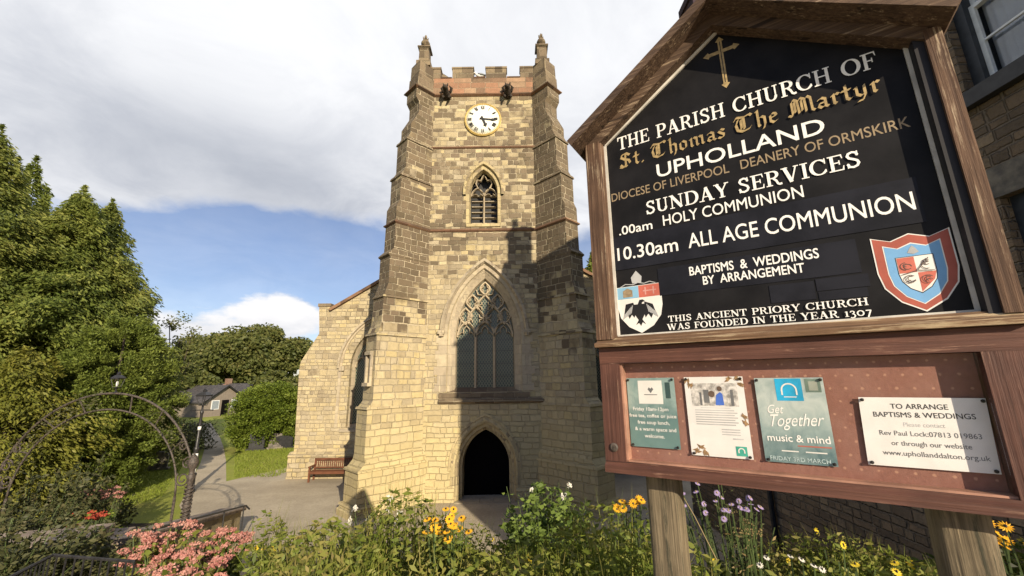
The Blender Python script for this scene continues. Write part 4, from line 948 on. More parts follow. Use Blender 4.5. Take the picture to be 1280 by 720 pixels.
# overlaid strips whose edges show as fine lines
sp = part(MB().box(-.578, .490, -.003, -.0002, zb(.496), zb(.6605)), "text_strip", M_gloss2, panel)
bfont("10.30am", -.560, -.290, .543, .062, -.0036, "lettering", M_white, sp, .010)
bfont("ALL AGE COMMUNION", -.246, .472, .545, .066, -.0036, "lettering", M_white, sp, .006)
sp = part(MB().box(-.386, .300, -.0022, -.0002, zb(.352), zb(.475)), "text_strip", M_gloss2, panel)
bfont("BAPTISMS  &  WEDDINGS", -.255, .190, .424, .038, -.0028, "lettering", M_white, sp, .014)
bfont("BY  ARRANGEMENT", -.207, .140, .377, .036, -.0028, "lettering", M_white, sp, .014)
for a, b, c, e in ((.02, .16, .272, .34), (.166, .315, .300, .345), (.168, .305, .265, .297)): part(MB().box(a, b, -.002, -.0002, zb(c), zb(e)), "text_strip", M_gloss2, panel)
flat(layout("THIS ANCIENT PRIORY CHURCH", SG, -.362, .300, .2335, .026, .5), yL, "lettering", M_white, panel)
flat(layout("WAS FOUNDED IN THE YEAR 1307", SG, -.369, .304, .1985, .026, .5), yL, "lettering", M_white, panel)
# gold cross
def cr_(x, z): return (x - .018, zb(1.257 + z))
cp = []
for (ax_, az0, bx_, bz0) in ((0, 0, 0, .25), (-.062, .182, .062, .182)):
    w = .0085
    if ax_ == bx_: cp.append([cr_(-w, .01), cr_(w, .01), cr_(w, .24), cr_(-w, .24)])
    else: cp.append([cr_(-.055, .182 - w), cr_(.055, .182 - w), cr_(.055, .182 + w), cr_(-.055, .182 + w)])
for cx_, cz_, dx_, dz_ in ((0, 0, 0, -1), (0, .25, 0, 1), (-.064, .182, -1, 0), (.064, .182, 1, 0)):
    px_, pz_ = -dz_, dx_
    cp.append([cr_(cx_ - dx_ * .012 + px_ * .017, cz_ - dz_ * .012 + pz_ * .017), cr_(cx_ - dx_ * .02, cz_ - dz_ * .02), cr_(cx_ - dx_ * .012 - px_ * .017, cz_ - dz_ * .012 - pz_ * .017), cr_(cx_ + dx_ * .01, cz_ + dz_ * .01)])
flat(cp, -.0015, "cross", M_gold, panel)
flat([[cr_(-.0015, .02), cr_(.0015, .02), cr_(.0015, .235), cr_(-.0015, .235)]], -.0020, "cross_line", M_blk, panel)
# shields
C_blue = simple("shield_blue", (.16, .36, .62), .5, var=.08); C_lblue = simple("shield_pale_blue", (.22, .42, .58), .5, var=.1); C_red = simple("shield_red", (.50, .13, .09), .5, var=.15)
C_brick = simple("shield_border_red", (.36, .085, .055), .5, var=.15); C_wh = simple("shield_white", (.72, .70, .66), .5, var=.06); C_gr = simple("shield_grey", (.38, .38, .38), .5, var=.2)
def shield(cx, zt, w, h, ears=0.):
    top = [(cx - w, zt + ears), (cx - w * .5, zt - ears * .4), (cx, zt + ears), (cx + w * .5, zt - ears * .4), (cx + w, zt + ears)] if ears else [(cx - w, zt), (cx + w, zt)]
    rt = [(cx + w, zt - h * .45), (cx + w * .9, zt - h * .66), (cx + w * .55, zt - h * .86), (cx, zt - h)]
    lf = [(2 * cx - x, z) for x, z in rt[:-1]][::-1]
    return [(x, zb(z)) for x, z in top + rt + lf]
sh = flat([shield(-.4775, .412, .099, .217)], -.0016, "shield", C_wh, panel)
def rect(x0, x1, z0, z1): return [(x0, zb(z0)), (x1, zb(z0)), (x1, zb(z1)), (x0, zb(z1))]
flat([rect(-.575, -.478, .355, .410)], -.0020, "shield_field", C_lblue, sh); flat([rect(-.477, -.380, .355, .410)], -.0020, "shield_field", C_red, sh)
flat([rect(-.549, -.505, .362, .392), [(-.549, zb(.392)), (-.505, zb(.392)), (-.527, zb(.404))]], -.0023, "shield_charge", M_gold2, sh)
flat([rect(-.450, -.444, .365, .400), rect(-.415, -.409, .365, .400), rect(-.458, -.400, .381, .386)], -.0023, "shield_charge", simple("pale_red", (.6, .3, .26), .5), sh)
bird = [[(-.505, .335), (-.54, .33), (-.552, .275), (-.535, .285), (-.527, .262), (-.515, .28), (-.505, .265), (-.495, .29)], [(-.455, .335), (-.42, .32), (-.405, .268), (-.42, .28), (-.43, .258), (-.442, .278), (-.455, .262), (-.462, .29)],
        [(-.502, .325), (-.458, .325), (-.452, .29), (-.470, .255), (-.488, .255), (-.508, .29)], [(-.488, .32), (-.476, .345), (-.462, .345), (-.452, .337), (-.466, .332), (-.468, .32)], [(-.484, .258), (-.50, .232), (-.486, .24), (-.478, .226), (-.470, .242), (-.456, .232), (-.472, .258)]]
flat([[(x, zb(z)) for x, z in p] for p in bird], -.0022, "shield_bird", M_blk, sh)
fe = []
for k in range(7):
    for s in (-1, 1): x = -.478 + s * (.03 + k * .006); fe.append([(x, zb(.322 - k * .006)), (x + s * .004, zb(.322 - k * .006)), (x + s * .012, zb(.286 - k * .004)), (x + s * .008, zb(.286 - k * .004))])
flat(fe, -.0027, "shield_bird_feather", C_gr, sh)
flat([[(-.503, zb(.425)), (-.462, zb(.425)), (-.458, zb(.452)), (-.482, zb(.482)), (-.507, zb(.452))], rect(-.503, -.462, .424, .432)], -.0016, "mitre", C_gr, sh)
flat(ribbon([(-.56, zb(.412)), (-.535, zb(.424)), (-.50, zb(.418)), (-.478, zb(.426)), (-.45, zb(.418)), (-.425, zb(.424)), (-.40, zb(.414))], w=.004), -.0018, "mitre_ribbon", C_gr, sh)
s2 = flat([shield(.438, .452, .099, .255, .014)], -.0016, "shield", C_wh, panel)
flat([shield(.438, .449, .095, .247, .013)], -.0020, "shield_border", C_brick, s2)
flat([shield(.438, .422, .072, .200, .011)], -.0023, "shield_line", C_wh, s2); flat([shield(.438, .419, .069, .194, .010)], -.0026, "shield_field", C_blue, s2)
flat([shield(.438, .386, .047, .128)], -.0029, "shield_line", M_blk, s2); flat([shield(.438, .384, .045, .123)], -.0032, "shield_field", C_wh, s2)
flat([rect(.394, .437, .330, .383)], -.0035, "shield_field", C_red, s2)
flat([[(.4385, zb(.328)), (.4825, zb(.328)), (.475, zb(.302)), (.4385, zb(.263))]], -.0035, "shield_field", C_red, s2)
sq = []
rs = random.Random(3)
for cx_, cz_ in ((.416, .356), (.462, .356), (.418, .305), (.458, .305)):
    for k in range(3):
        pts = arcp(cx_ + rs.uniform(-.006, .006), cz_ + rs.uniform(-.006, .006), .006 + .004 * k, .005 + .004 * k, rs.uniform(0, 90), rs.uniform(200, 340), 7); sq += ribbon([(x, zb(z)) for x, z in pts], w=.0022)
sq += ribbon([(.47, zb(.375)), (.438, zb(.335)), (.40, zb(.325))], w=.0025) + ribbon([(.438, zb(.335)), (.478, zb(.33))], w=.0025)
flat(sq, -.0040, "shield_charge", simple("ink_brown", (.09, .06, .05), .6), s2)
flat([[(.424, zb(.398)), (.432, zb(.413)), (.439, zb(.422)), (.446, zb(.413)), (.453, zb(.398)), (.439, zb(.392))]], -.0032, "mitre", C_gr, s2)

# ---- posters (paper hung inside the case: each a thing of its own)
def poster(x0, x1, z0, z1, mat, label, skew=0., name="poster", w=.012):
    t = thing(name, label, "notice" if name == "notice" else "poster", broot, ua, "papers pinned in the display case", local=True)
    n = 8; mb = MB(); vs = []
    for i in range(n + 1):
        f = i / n; b = 0.
        x = x0 + (x1 - x0) * f
        vs += [(x - skew, -w - b, zb(z0)), (x + skew, -w - b, zb(z1)), ]
    mb.add(vs, [(2 * i, 2 * i + 2, 2 * i + 3, 2 * i + 1) for i in range(n)])
    part(mb, "paper", mat, t)
    for px_, pz_ in ((x0 + .008 + skew, z1 - .008), (x1 - .008 + skew, z1 - .008), (x0 + .01 - skew, z0 + .008), (x1 - .01 - skew, z0 + .008)):
        pin = MB().lathe([(0, 0), (.0045, 0), (.0055, .004), (.003, .007), (0, .0075)], 8)
        for v in range(len(pin.v)):
            a, b, c = pin.v[v]; pin.v[v] = (px_ + a, -w - .002 - c, zb(pz_) + b)
        part(pin, "pin", M_blk, t)
    return t
def photo_mat(name, stops, sc, zr, rough=.45):
    m, g, out = newmat(name); P = g.n('ShaderNodeTexCoord').outputs['Object']
    n_ = g.noise(g.v('MULTIPLY', P, (1., 1., .8)), sc, 4, .6, .6)
    f = g.m('ADD', g.m('MULTIPLY', g.ss(g.sep(P)[2], zb(zr[0]), zb(zr[1])), .55), g.m('MULTIPLY', n_, .6))
    principled(g, out, g.ramp(f, stops), rough, spec=.4); return m
M_p1 = photo_mat("teal_photo_print", [(.075, .14, .135), (.14, .235, .225), (.105, .19, .185), (.28, .37, .35), (.17, .27, .26)], 26, (-.28, 0))
M_p3 = photo_mat("grey_teal_photo_print", [(.05, .09, .095), (.10, .17, .18), (.28, .36, .35), (.47, .52, .49), (.19, .27, .27)], 18, (-.3, -.01))
M_paper = simple("white_paper", (.74, .71, .68), .6, var=.05, sc=12)
M_ink = simple("grey_ink", (.13, .13, .135), .7); M_inkd = simple("dark_ink", (.05, .048, .05), .7); M_inkl = simple("pale_ink", (.46, .45, .45), .7)
p1 = poster(-.560, -.361, -.283, -.001, M_p1, "teal poster with a white card and lines about free soup, leftmost in the case")
yP = -.0125
flat([rect(-.512, -.412, -.108, -.012)], yP, "card", C_wh, p1); flat([[(-.472, zb(-.048)), (-.466, zb(-.040)), (-.460, zb(-.046)), (-.454, zb(-.040)), (-.448, zb(-.048)), (-.460, zb(-.064))], rect(-.488, -.434, -.072, -.069)], yP - .0005, "card_mark", M_ink, p1)
flat([rect(-.400, -.380, -.085, -.02)], yP, "photo_post", simple("dark_teal", (.03, .06, .06), .5), p1)
for i, (s, a, b) in enumerate((("Friday 10am-12pm", -.540, -.395), ("free tea, coffee or juice", -.558, -.366), ("free soup lunch,", -.525, -.395), ("& a warm space and", -.538, -.372), ("welcome.", -.500, -.420))):
    bfont(s, a, b, -.136 - i * .027, .014, yP - .0006, "lettering", M_white, p1, .012)
p2 = poster(-.322, -.111, -.299, .000, M_paper, "white poster with a small photograph and brown leaf corners, second in the case", .0)
flat([rect(-.300, -.135, -.112, -.025)], yP, "photograph", simple("photo_pale", (.50, .47, .44), .5, var=.5, sc=60), p2)
flat([[(-.215, zb(-.108)), (-.185, zb(-.108)), (-.187, zb(-.066)), (-.195, zb(-.058)), (-.21, zb(-.07))], ], yP - .0006, "photo_figure", simple("photo_blue", (.06, .14, .5), .5), p2)
flat([arcp_ for arcp_ in [[(x, zb(z)) for x, z in arcp(-.226, -.066, .012, .013, 0, 360, 10)[:-1]], [(x, zb(z)) for x, z in arcp(-.196, -.046, .009, .010, 0, 360, 10)[:-1]]]], yP - .0006, "photo_figure", simple("photo_brown", (.12, .08, .06), .5), p2)
flat([rect(-.270, -.262, -.110, -.06), rect(-.255, -.235, -.1, -.05), rect(-.16, -.15, -.11, -.05)], yP - .0004, "photo_detail", M_ink, p2)
gl = []
for i in range(7): gl.append(rect(-.292, -.150 + (.006 if i % 2 else -.004), -.126 - i * .0088, -.1295 - i * .0088))
for i in range(3): gl.append(rect(-.205, -.142, -.196 - i * .009, -.1995 - i * .009))
gl.append(rect(-.17, -.135, -.228, -.2325)); gl.append(rect(-.27, -.165, -.1175, -.1195))
flat(gl, yP, "text_line", M_inkl, p2)
q2 = flat([rect(-.165, -.128, -.290, -.256)], yP, "emblem", simple("emblem_green", (.05, .33, .25), .5), p2)
def archlogo(cx, cz, r, w): return ribbon([(cx - r, zb(cz - r * .8))] + [(x, zb(z)) for x, z in arcp(cx, cz, r, r, 180, 0, 10)] + [(cx + r, zb(cz - r * .8))], w=w)
flat(archlogo(-.1465, -.272, .0095, .004), yP - .0006, "emblem_arch", C_wh, q2)
lf = []
rs = random.Random(8)
for cx_, cz_ in ((-.312, -.012), (-.30, -.03), (-.13, -.008), (-.16, -.01), (-.120, -.03), (-.285, -.268), (-.298, -.282), (-.27, -.285), (-.118, -.15), (-.12, -.17)):
    for k in range(3):
        a = rs.uniform(0, 6.28); l = .014; x, z = cx_ + rs.uniform(-.006, .006), cz_ + rs.uniform(-.005, .005)
        lf.append([(x - l * math.cos(a), zb(z - l * math.sin(a))), (x - .005 * math.sin(a), zb(z + .005 * math.cos(a))), (x + l * math.cos(a), zb(z + l * math.sin(a))), (x + .005 * math.sin(a), zb(z - .005 * math.cos(a)))])
flat(lf, yP, "leaf_border", simple("leaf_brown", (.28, .17, .08), .6, var=.5, sc=90), p2)
p3 = poster(-.074, .134, -.300, -.007, M_p3, "dark teal poster with a bright blue square emblem and white script, third in the case", .0)
q3 = flat([rect(-.010, .070, -.088, -.010)], yP, "emblem", simple("emblem_blue", (.02, .36, .62), .5), p3)
flat(archlogo(.030, -.050, .022, .005), yP - .0006, "emblem_arch", C_wh, q3); flat([rect(.012, .05, -.076, -.073)], yP - .0006, "text_line", C_wh, q3)
flat([rect(.080, .125, -.058, -.012)], yP, "photo_window", simple("photo_glass", (.16, .22, .18), .4), p3); flat([rect(.090, .116, -.052, -.02)], yP - .0005, "photo_window", simple("photo_glass_pale", (.34, .36, .3), .4), p3)
bfont("Get", -.045, .005, -.132, .030, yP - .0006, "lettering", M_white, p3, -.004, .35); bfont("Together", -.040, .118, -.178, .042, yP - .0008, "lettering", M_white, p3, .0, .4, slope=.05)
bfont("music & mind", -.058, .124, -.228, .024, yP - .0006, "lettering", M_white, p3, .014)
flat([rect(.03, .125, -.243, -.239)], yP, "text_line", C_red, p3); flat([rect(-.02, .03, -.262, -.258), rect(.05, .11, -.262, -.258)], yP, "text_line", C_wh, p3)
bfont("FRIDAY 3RD MARCH", -.058, .115, -.293, .014, yP - .0006, "lettering", simple("pale_blue_text", (.5, .62, .62), .5), p3, .004)
p4 = poster(.216, .508, -.284, -.073, M_paper, "white landscape sheet about arranging baptisms and weddings, rightmost in the case", .004, "notice", .014)
yN = -.0144
for s, a, b, z, cap, mt, bo in (("TO ARRANGE", .296, .428, -.108, .0155, M_inkd, .012), ("BAPTISMS & WEDDINGS", .250, .482, -.134, .0155, M_inkd, .012), ("Please contact", .318, .412, -.162, .013, M_inkl, .003), ("Rev Paul Lock:07813 019863", .256, .484, -.190, .0145, M_ink, .004), ("or through our website", .280, .458, -.220, .0145, M_ink, .004), ("www.uphollanddalton.org.uk", .254, .490, -.250, .0145, M_ink, .004)):
    bfont(s, a, b, z, cap, yN, "lettering", mt, p4, bo)
# ------------------------------------------------------------------ foliage helpers
nr = np.random.default_rng(11)
def unit(a): return a / np.maximum(1e-9, np.linalg.norm(a, axis=-1, keepdims=True))
def leafquads(P, D, S, L, W):
    P, D, S = map(np.asarray, (P, D, S)); n = len(P); L = np.broadcast_to(L, n)[:, None]; W = np.broadcast_to(W, n)[:, None]
    N = np.cross(D, S) * W * .25
    V = np.stack([P - D * L / 2, P + S * W / 2 - D * L * .08 + N, P + D * L / 2, P - S * W / 2 - D * L * .08 + N], 1).reshape(-1, 3)
    return V, np.arange(4 * n).reshape(n, 4)
def rand_leaves(P, L, W, up=.3, out=None, flat_=.4):
    n = len(P); D = nr.normal(size=(n, 3)); D[:, 2] *= flat_; D[:, 2] += up
    if out is not None: D += out
    D = unit(D); A = nr.normal(size=(n, 3)); A[:, 2] *= .5; S = unit(np.cross(D, A)); 
    return leafquads(P, D, S, L, W)
def merge(parts):
    Vs, Fs, b = [], [], 0
    for V, Q in parts: Vs.append(V); Fs.append(Q + b); b += len(V)
    return np.concatenate(Vs), np.concatenate(Fs)
def conifer(name, label, group, loc, h, rad, mat, prof, nb=520, leaf=(.42, .15), lean=0., spread=1., trunk=.28, dens=13, cat="tree", jag=.42):
    t = thing(name, label, cat, loc, 0, group, local=True)
    tk = MB().tube([(0, 0, -.3), (.03, 0, h * .3), (-.04, .03, h * .65), (lean, 0, h * .97)], [trunk, trunk * .75, trunk * .4, .03], 9); 
    for k in range(26):
        z = h * (.08 + .8 * k / 26); a = k * 2.4; l = rad * prof(z / h) * .75
        tk.tube([(0, 0, z), (l * .5 * math.cos(a), l * .5 * math.sin(a), z + .05 * l), (l * math.cos(a), l * math.sin(a), z - .08 * l)], [trunk * .22, trunk * .14, .015], 5)
    tk.build("trunk", M_bark, t, True)
    Ps, Ds, Ss = [], [], []
    u = nr.random(nb); zt = .10 + .89 * u ** .9
    lob = [(nr.uniform(0, 6.283), nr.uniform(.05, .95), nr.uniform(-.45, .55)) for _ in range(46)]
    lead = [(0., 0., 0.)] + [(nr.uniform(.12, .34) * rad, nr.uniform(0, 6.283), nr.uniform(.04, .12) * h) for _ in range(2)]
    for f in zt:
        l = rad * prof(f) * nr.uniform(1 - jag, 1 + jag * .55) + .12; a = nr.uniform(0, 2 * math.pi); z0 = f * h
        l *= 1 + sum(k * math.exp(-((math.cos(a - b) - 1) / .12) ** 2 - ((f - c) / .055) ** 2) for b, c, k in lob)
        m_ = max(6, int(dens * l)); s = np.sqrt(nr.uniform(.12, 1, m_)); kz = nr.uniform(.08, .40); kd = nr.uniform(.16, .52)
        o = np.array([math.cos(a), math.sin(a), 0]); q = np.array([-o[1], o[0], 0])
        wd = .30 * l * (1.05 - s) + .12
        P = o * (s * l)[:, None] + q * (nr.normal(size=m_) * wd * spread * .8)[:, None]
        P[:, 2] = z0 + l * (kz * s - kd * s * s) + nr.normal(size=m_) * .13
        P[:, 0] += lean * f
        D = o * .9 + q * nr.normal(size=(m_, 1)) * .7 + np.stack([np.zeros(m_), np.zeros(m_), -.35 - .35 * s + nr.normal(size=m_) * .22], 1)
        D = unit(D); A = np.array([0, 0, 1.]) + nr.normal(size=(m_, 3)) * .8
        Ps.append(P); Ds.append(D); Ss.append(unit(np.cross(D, A)))
    for r_, a_, dz_ in lead:                       # pointed leaders breaking the outline at the top
        m_ = 260; s = nr.random(m_); hh = h * .13; w_ = (1 - s) * .34 + .03; q = nr.uniform(0, 6.283, m_)
        P = np.stack([r_ * math.cos(a_) + lean + w_ * np.cos(q), r_ * math.sin(a_) + w_ * np.sin(q), h - dz_ - hh * .75 + s * hh], 1); Ps.append(P)
        D = unit(np.stack([np.cos(q), np.sin(q), .35 + 0 * q], 1) + nr.normal(size=(m_, 3)) * .4); Ds.append(D); Ss.append(unit(np.cross(D, nr.normal(size=(m_, 3)) + np.array([0, 0, 1.]))))
    P, D, S = map(np.concatenate, (Ps, Ds, Ss)); n = len(P); k = nr.uniform(.55, 1.25, n)
    V, Q = leafquads(P, D, S, leaf[0] * k, leaf[1] * k)
    npmesh("crown", V, Q, mat, t); return t
def dense_crown(name, label, group, loc, h, rad, mat, prof, n=26000, leaf=(.22, .09), cat="tree", trunk=.2, lump=.16, drop=-.1):
    """close, upswept crown: lumpy shell of small sprays"""
    t = thing(name, label, cat, loc, 0, group, local=True)
    MB().tube([(0, 0, -.3), (.03, .02, h * .4), (0, 0, h * .9)], [trunk, trunk * .7, .03], 8).build("trunk", M_bark, t, True)
    nl = 460; lc = []
    while len(lc) < nl:
        f = nr.uniform(.02, .98)
        if nr.random() < max(.12, prof(f)):
            a = nr.uniform(0, 6.283); r = rad * prof(f) * nr.uniform(.35, 1.05) ** .8; lc.append((r * math.cos(a), r * math.sin(a), f * h, a))
    lc = np.array(lc); i = nr.integers(0, nl, n); C = lc[i, :3]; lr = lump * rad * nr.uniform(.7, 1.3, nl)[i]
    G_ = unit(nr.normal(size=(n, 3))) * (nr.random((n, 1)) ** .4); G_[:, 2] *= .75
    P = C + G_ * lr[:, None]; P[:, 2] = np.maximum(P[:, 2], .05)
    out = np.stack([np.cos(lc[i, 3]), np.sin(lc[i, 3]), np.full(n, .5)], 1)
    D = unit(out * .8 + nr.normal(size=(n, 3)) * .55 + np.array([0, 0, drop])); S = unit(np.cross(D, nr.normal(size=(n, 3)) * .6 + np.array([0, 0, 1.])))
    k = nr.uniform(.6, 1.3, n); V, Q = leafquads(P, D, S, leaf[0] * k, leaf[1] * k)
    npmesh("crown", V, Q, mat, t); return t
def broadleaf(name, label, group, loc, h, rx, ry, mat, clumps=70, per=260, leaf=(.34, .22), base=.22, cr=.17, trunk=.45, cat="tree"):
    t = thing(name, label, cat, loc, 0, group, local=True); tk = MB()
    tk.tube([(0, 0, -.3), (.08, .05, h * .18), (-.05, 0, h * .4), (.05, 0, h * .7)], [trunk, trunk * .8, trunk * .55, trunk * .2], 9)
    cz = h * (base + 1) / 2; rz = h * (1 - base) / 2; Cs = []
    for k in range(clumps):
        v = unit(nr.normal(size=3)); r = nr.uniform(.55, .96) if k > clumps * .2 else nr.uniform(.1, .5)
        c = np.array([v[0] * rx * r, v[1] * ry * r, cz + v[2] * rz * r * (1 if v[2] > 0 else .8)]); Cs.append(c)
        if k % 3 == 0:
            s0 = np.array([0, 0, h * nr.uniform(.22, .5)]); mid = (s0 + c) / 2 + np.array([0, 0, -.05 * h]) ; tk.tube([s0, mid, c], [trunk * .3, trunk * .2, .03], 5)
    tk.build("trunk", M_bark, t, True)
    Cs = np.array(Cs); n = clumps * per; i = nr.integers(0, clumps, n); rr = cr * (rx + rz) * nr.uniform(.6, 1.35, clumps)[i]
    G_ = unit(nr.normal(size=(n, 3))) * nr.random((n, 1)) ** .5; G_[:, 2] *= .62
    P = Cs[i] + G_ * rr[:, None]; V, Q = rand_leaves(P, leaf[0] * nr.uniform(.6, 1.3, n), leaf[1] * nr.uniform(.6, 1.3, n), up=.1, flat_=.7)
    npmesh("crown", V, Q, mat, t); return t
cone = lambda f: max(0., (1 - f) ** .75) * (1 if f > .12 else .6 + 3.3 * f)
full = lambda f: max(0., (1 - f ** 1.75)) ** .95 * 1.06 * (1 if f > .15 else .7 + 2 * f)
egg = lambda f: max(0., math.sin(math.pi * min(1, (f * .86 + .14)))) ** .62 * min(1, .45 + f * 1.7)
def base_of(p): return (p.x, p.y, terrain(p.x, p.y))
def tree_at(px, py_top, Y):
    p = at(px, py_top, Y); z = terrain(p.x, Y); return (p.x, Y, z), p.z - z
TG = "conifers along the left edge of the churchyard"
l, h = tree_at(0, 168, 15.5); conifer("conifer_tree", "tallest conifer, cut by the left edge of the photo, olive green layered sprays", TG, l, h, 4.1, L_con2, full, 1150, (.23, .07), dens=42)
l, h = tree_at(104, 242, 18.0); conifer("conifer_tree", "broad conifer behind the arch with the second highest top, layered drooping sprays", TG, l, h, 3.6, L_con, full, 1100, (.24, .075), dens=40)
l, h = tree_at(140, 258, 19.5); conifer("conifer_tree", "conifer with a ragged right side standing behind the dense cypress", TG, l, h, 3.6, L_con2, full, 1150, (.25, .075), dens=38)
l, h = tree_at(44, 205, 20.5); conifer("conifer_tree", "darker conifer wedged in the gap between the tallest and the broad one", TG, l, h, 3.2, L_con, full, 520, (.28, .09), dens=30)
l, h = tree_at(162, 392, 16.5); dense_crown("cypress_tree", "dense bright green cypress in front of the conifers, left of the lamp post", None, l, h, 2.25, L_dense, egg, 120000, (.125, .045), lump=.15, trunk=.12)
l, h = tree_at(32, 440, 13.5); conifer("golden_conifer", "yellow green low conifer seen through the left half of the iron arch", None, l, h, 2.2, L_gold, full, 480, (.18, .06), dens=46)
l, h = tree_at(232, 380, 26); l = (l[0], l[1], l[2])
broadleaf("birch_tree", "thin wispy tree with bare twigs just right of the conifers", None, l, h, 1.5, 1.3, L_oak, 30, 46, (.16, .10), .3, .16, .10)
l, h = tree_at(308, 408, 86); broadleaf("broadleaf_tree", "large spreading brown green tree behind the round bush and the cottages", None, l, h, 14.0, 11, L_oak, 170, 330, (.7, .5), .2, .12, .7)
l, h = tree_at(226, 452, 60); broadleaf("broadleaf_tree", "distant tree in the gap between the conifers and the large brown green tree", None, l, h, 5, 4, L_oak, 40, 200, (.6, .4), .1, .16, .4)
l, h = tree_at(366, 462, 40); broadleaf("broadleaf_tree", "lower dark tree peeping out between the large brown green tree and the church", None, l, h, 4, 4, L_oak, 46, 240, (.45, .3), .08, .15, .4)
p = ground_at(322, 560); dense_crown("round_bush", "big rounded bright green bush beside the path, left of the church", None, (p.x + .1, p.y + .8, 0), at(326, 479, p.y).z, 2.6, L_bush, lambda f: math.sqrt(max(0, 1 - (1.5 * f - .5) ** 2)) * min(1, .62 + f), 70000, (.14, .075), "bush", .25)
l, h = tree_at(741, 322, 30); conifer("conifer_tree", "dark tree top showing in the gap between the church tower and the notice board", None, l, h, 3.6, L_dense, full, 380, (.5, .18), dens=11)
for i, (px, py, Y, rr) in enumerate(((-30, 330, 26, 5), (255, 478, 95, 9), (340, 470, 110, 10), (190, 470, 80, 8))):
    l, h = tree_at(px, py, Y); broadleaf("broadleaf_tree", ("tall broad tree behind the conifers at the far left", "far tree behind the cottage roofs", "far tree beyond the round bush", "far tree behind the dense cypress")[i], None, l, h, rr, rr * .8, L_oak, 40, 190, (.8, .5), .05, .17, .4)
hp = at(182, 520, 27); dense_crown("hedge", "dark clipped hedge in the shade between the dense cypress and the cottages", None, (hp.x, 27, 0), 1.9, 3.6, L_dark, lambda f: 1 if f < .9 else .6, 16000, (.16, .08), "hedge", .1, .16)
# grass blades
n = 60000; X = nr.uniform(-24, -9.5, n); Yg = nr.uniform(12, 33, n)
def on_path(x, y):
    e = np.abs((x + 13.7) * .83 + (y - 18.95) * .555)
    return (e < 1.15) & (y > 17)
k = ~on_path(X, Yg) & ~((X > -11.2) & (Yg < 23)) & ~((Yg < 20.2 + (X + 13.2) * .0) & (X > -13.9)) & ~((X > -13.4 - (Yg - 18) * .0) & (Yg < 19.8)); X, Yg = X[k], Yg[k]; n = len(X)
P = np.stack([X, Yg, np.array([terrain(a, b) for a, b in zip(X, Yg)]) + .035], 1); D = unit(nr.normal(size=(n, 3)) * .45 + np.array([0, 0, 1.])); S = unit(np.cross(D, nr.normal(size=(n, 3))))
V, Q = leafquads(P, D, S, nr.uniform(.08, .18, n), .028); tag(npmesh("grass", V, Q, L_grass), "short green lawn grass either side of the path", "grass", kind='stuff')

# ------------------------------------------------------------------ steps, walls, overthrow arch
A_ = Vector((-6.19, 6.71, 0)); B_ = Vector((-7.95, 12.35, 0)); dW = (B_ - A_).normalized(); sW = Vector((dW.y, -dW.x, 0))
wall = thing("step_wall", "low sloping stone wall with a worn broad coping beside the steps, ending at the paving", "wall", (B_.x, B_.y, 0))
def wz(t): return 2.03 - (2.03 - .88) * t
mb = MB(); mb.loft([[A_ + (B_ - A_) * t + sW * s * .22 + Vector((0, 0, z)) for s, z in ((-1, -.3), (1, -.3), (1, wz(t) - .1), (-1, wz(t) - .1))] for t in (0, 1)]); mb.build("wall_body", M_aisle, wall)
mb = MB()
for k in range(8):
    t0, t1 = k / 8 + .001, (k + 1) / 8 - .001
    mb.loft([[A_ + (B_ - A_) * t + dW * (.06 if t > .99 else 0) + sW * s * .32 + Vector((0, 0, wz(t) + z)) for s, z in ((-1, -.098), (1, -.098), (1, -.01), (-1, .0))] for t in (t0, t1)])
mb.build("coping", M_cope, wall)
rail = thing("handrail", "thin black handrail running down beside the low sloping wall", "handrail", (A_.x, A_.y, terrain(A_.x, A_.y)))
pts = [A_ + (B_ - A_) * t + sW * .42 + Vector((0, 0, wz(t) + .05)) for t in (0.05, .93)]; pts.append(pts[-1] + Vector((.05, .1, -.12)))
MB().tube(pts, .022, 8).build("rail", M_iron, rail)
for t in (.08, .36, .64, .9):
    q = A_ + (B_ - A_) * t + sW * .42; MB().tube([q + Vector((0, 0, terrain(q.x, q.y) - .1)), q + Vector((0, 0, wz(t) + .06))], .016, 6).build("post", M_iron, rail)
steps = thing("stone_steps", "worn stone steps going down under the iron arch", "steps", (-7.6, 6.2, 1))
for k in range(9):
    t = (k + .5) / 9; c = A_ + (B_ - A_) * t - sW * 1.75; MB().obox(c + Vector((0, 0, (2.5 - 2.35 * t) / 2 - .3)), dW * .42, sW * 1.5, (0, 0, (2.5 - 2.35 * t) / 2 + .0)).build("step", M_cope, steps)
arch_t = thing("iron_arch", "rusty double hooped iron arch with scrolls spanning the steps", "arch", (-6.65, 8.8, 1.55))
AC = Vector((-8.56, 8.78, 2.10))
def hoop(Rr, a0, a1, n=40): return [AC + Vector((Rr * math.cos(R(a0 + (a1 - a0) * i / n)), 0, Rr * math.sin(R(a0 + (a1 - a0) * i / n)))) for i in range(n + 1)]
MB().tube(hoop(2.03, 14, 166), .023, 7).build("hoop", M_rust, arch_t, True)
MB().tube(hoop(1.70, 0, 180), .019, 7).build("hoop", M_rust, arch_t, True)
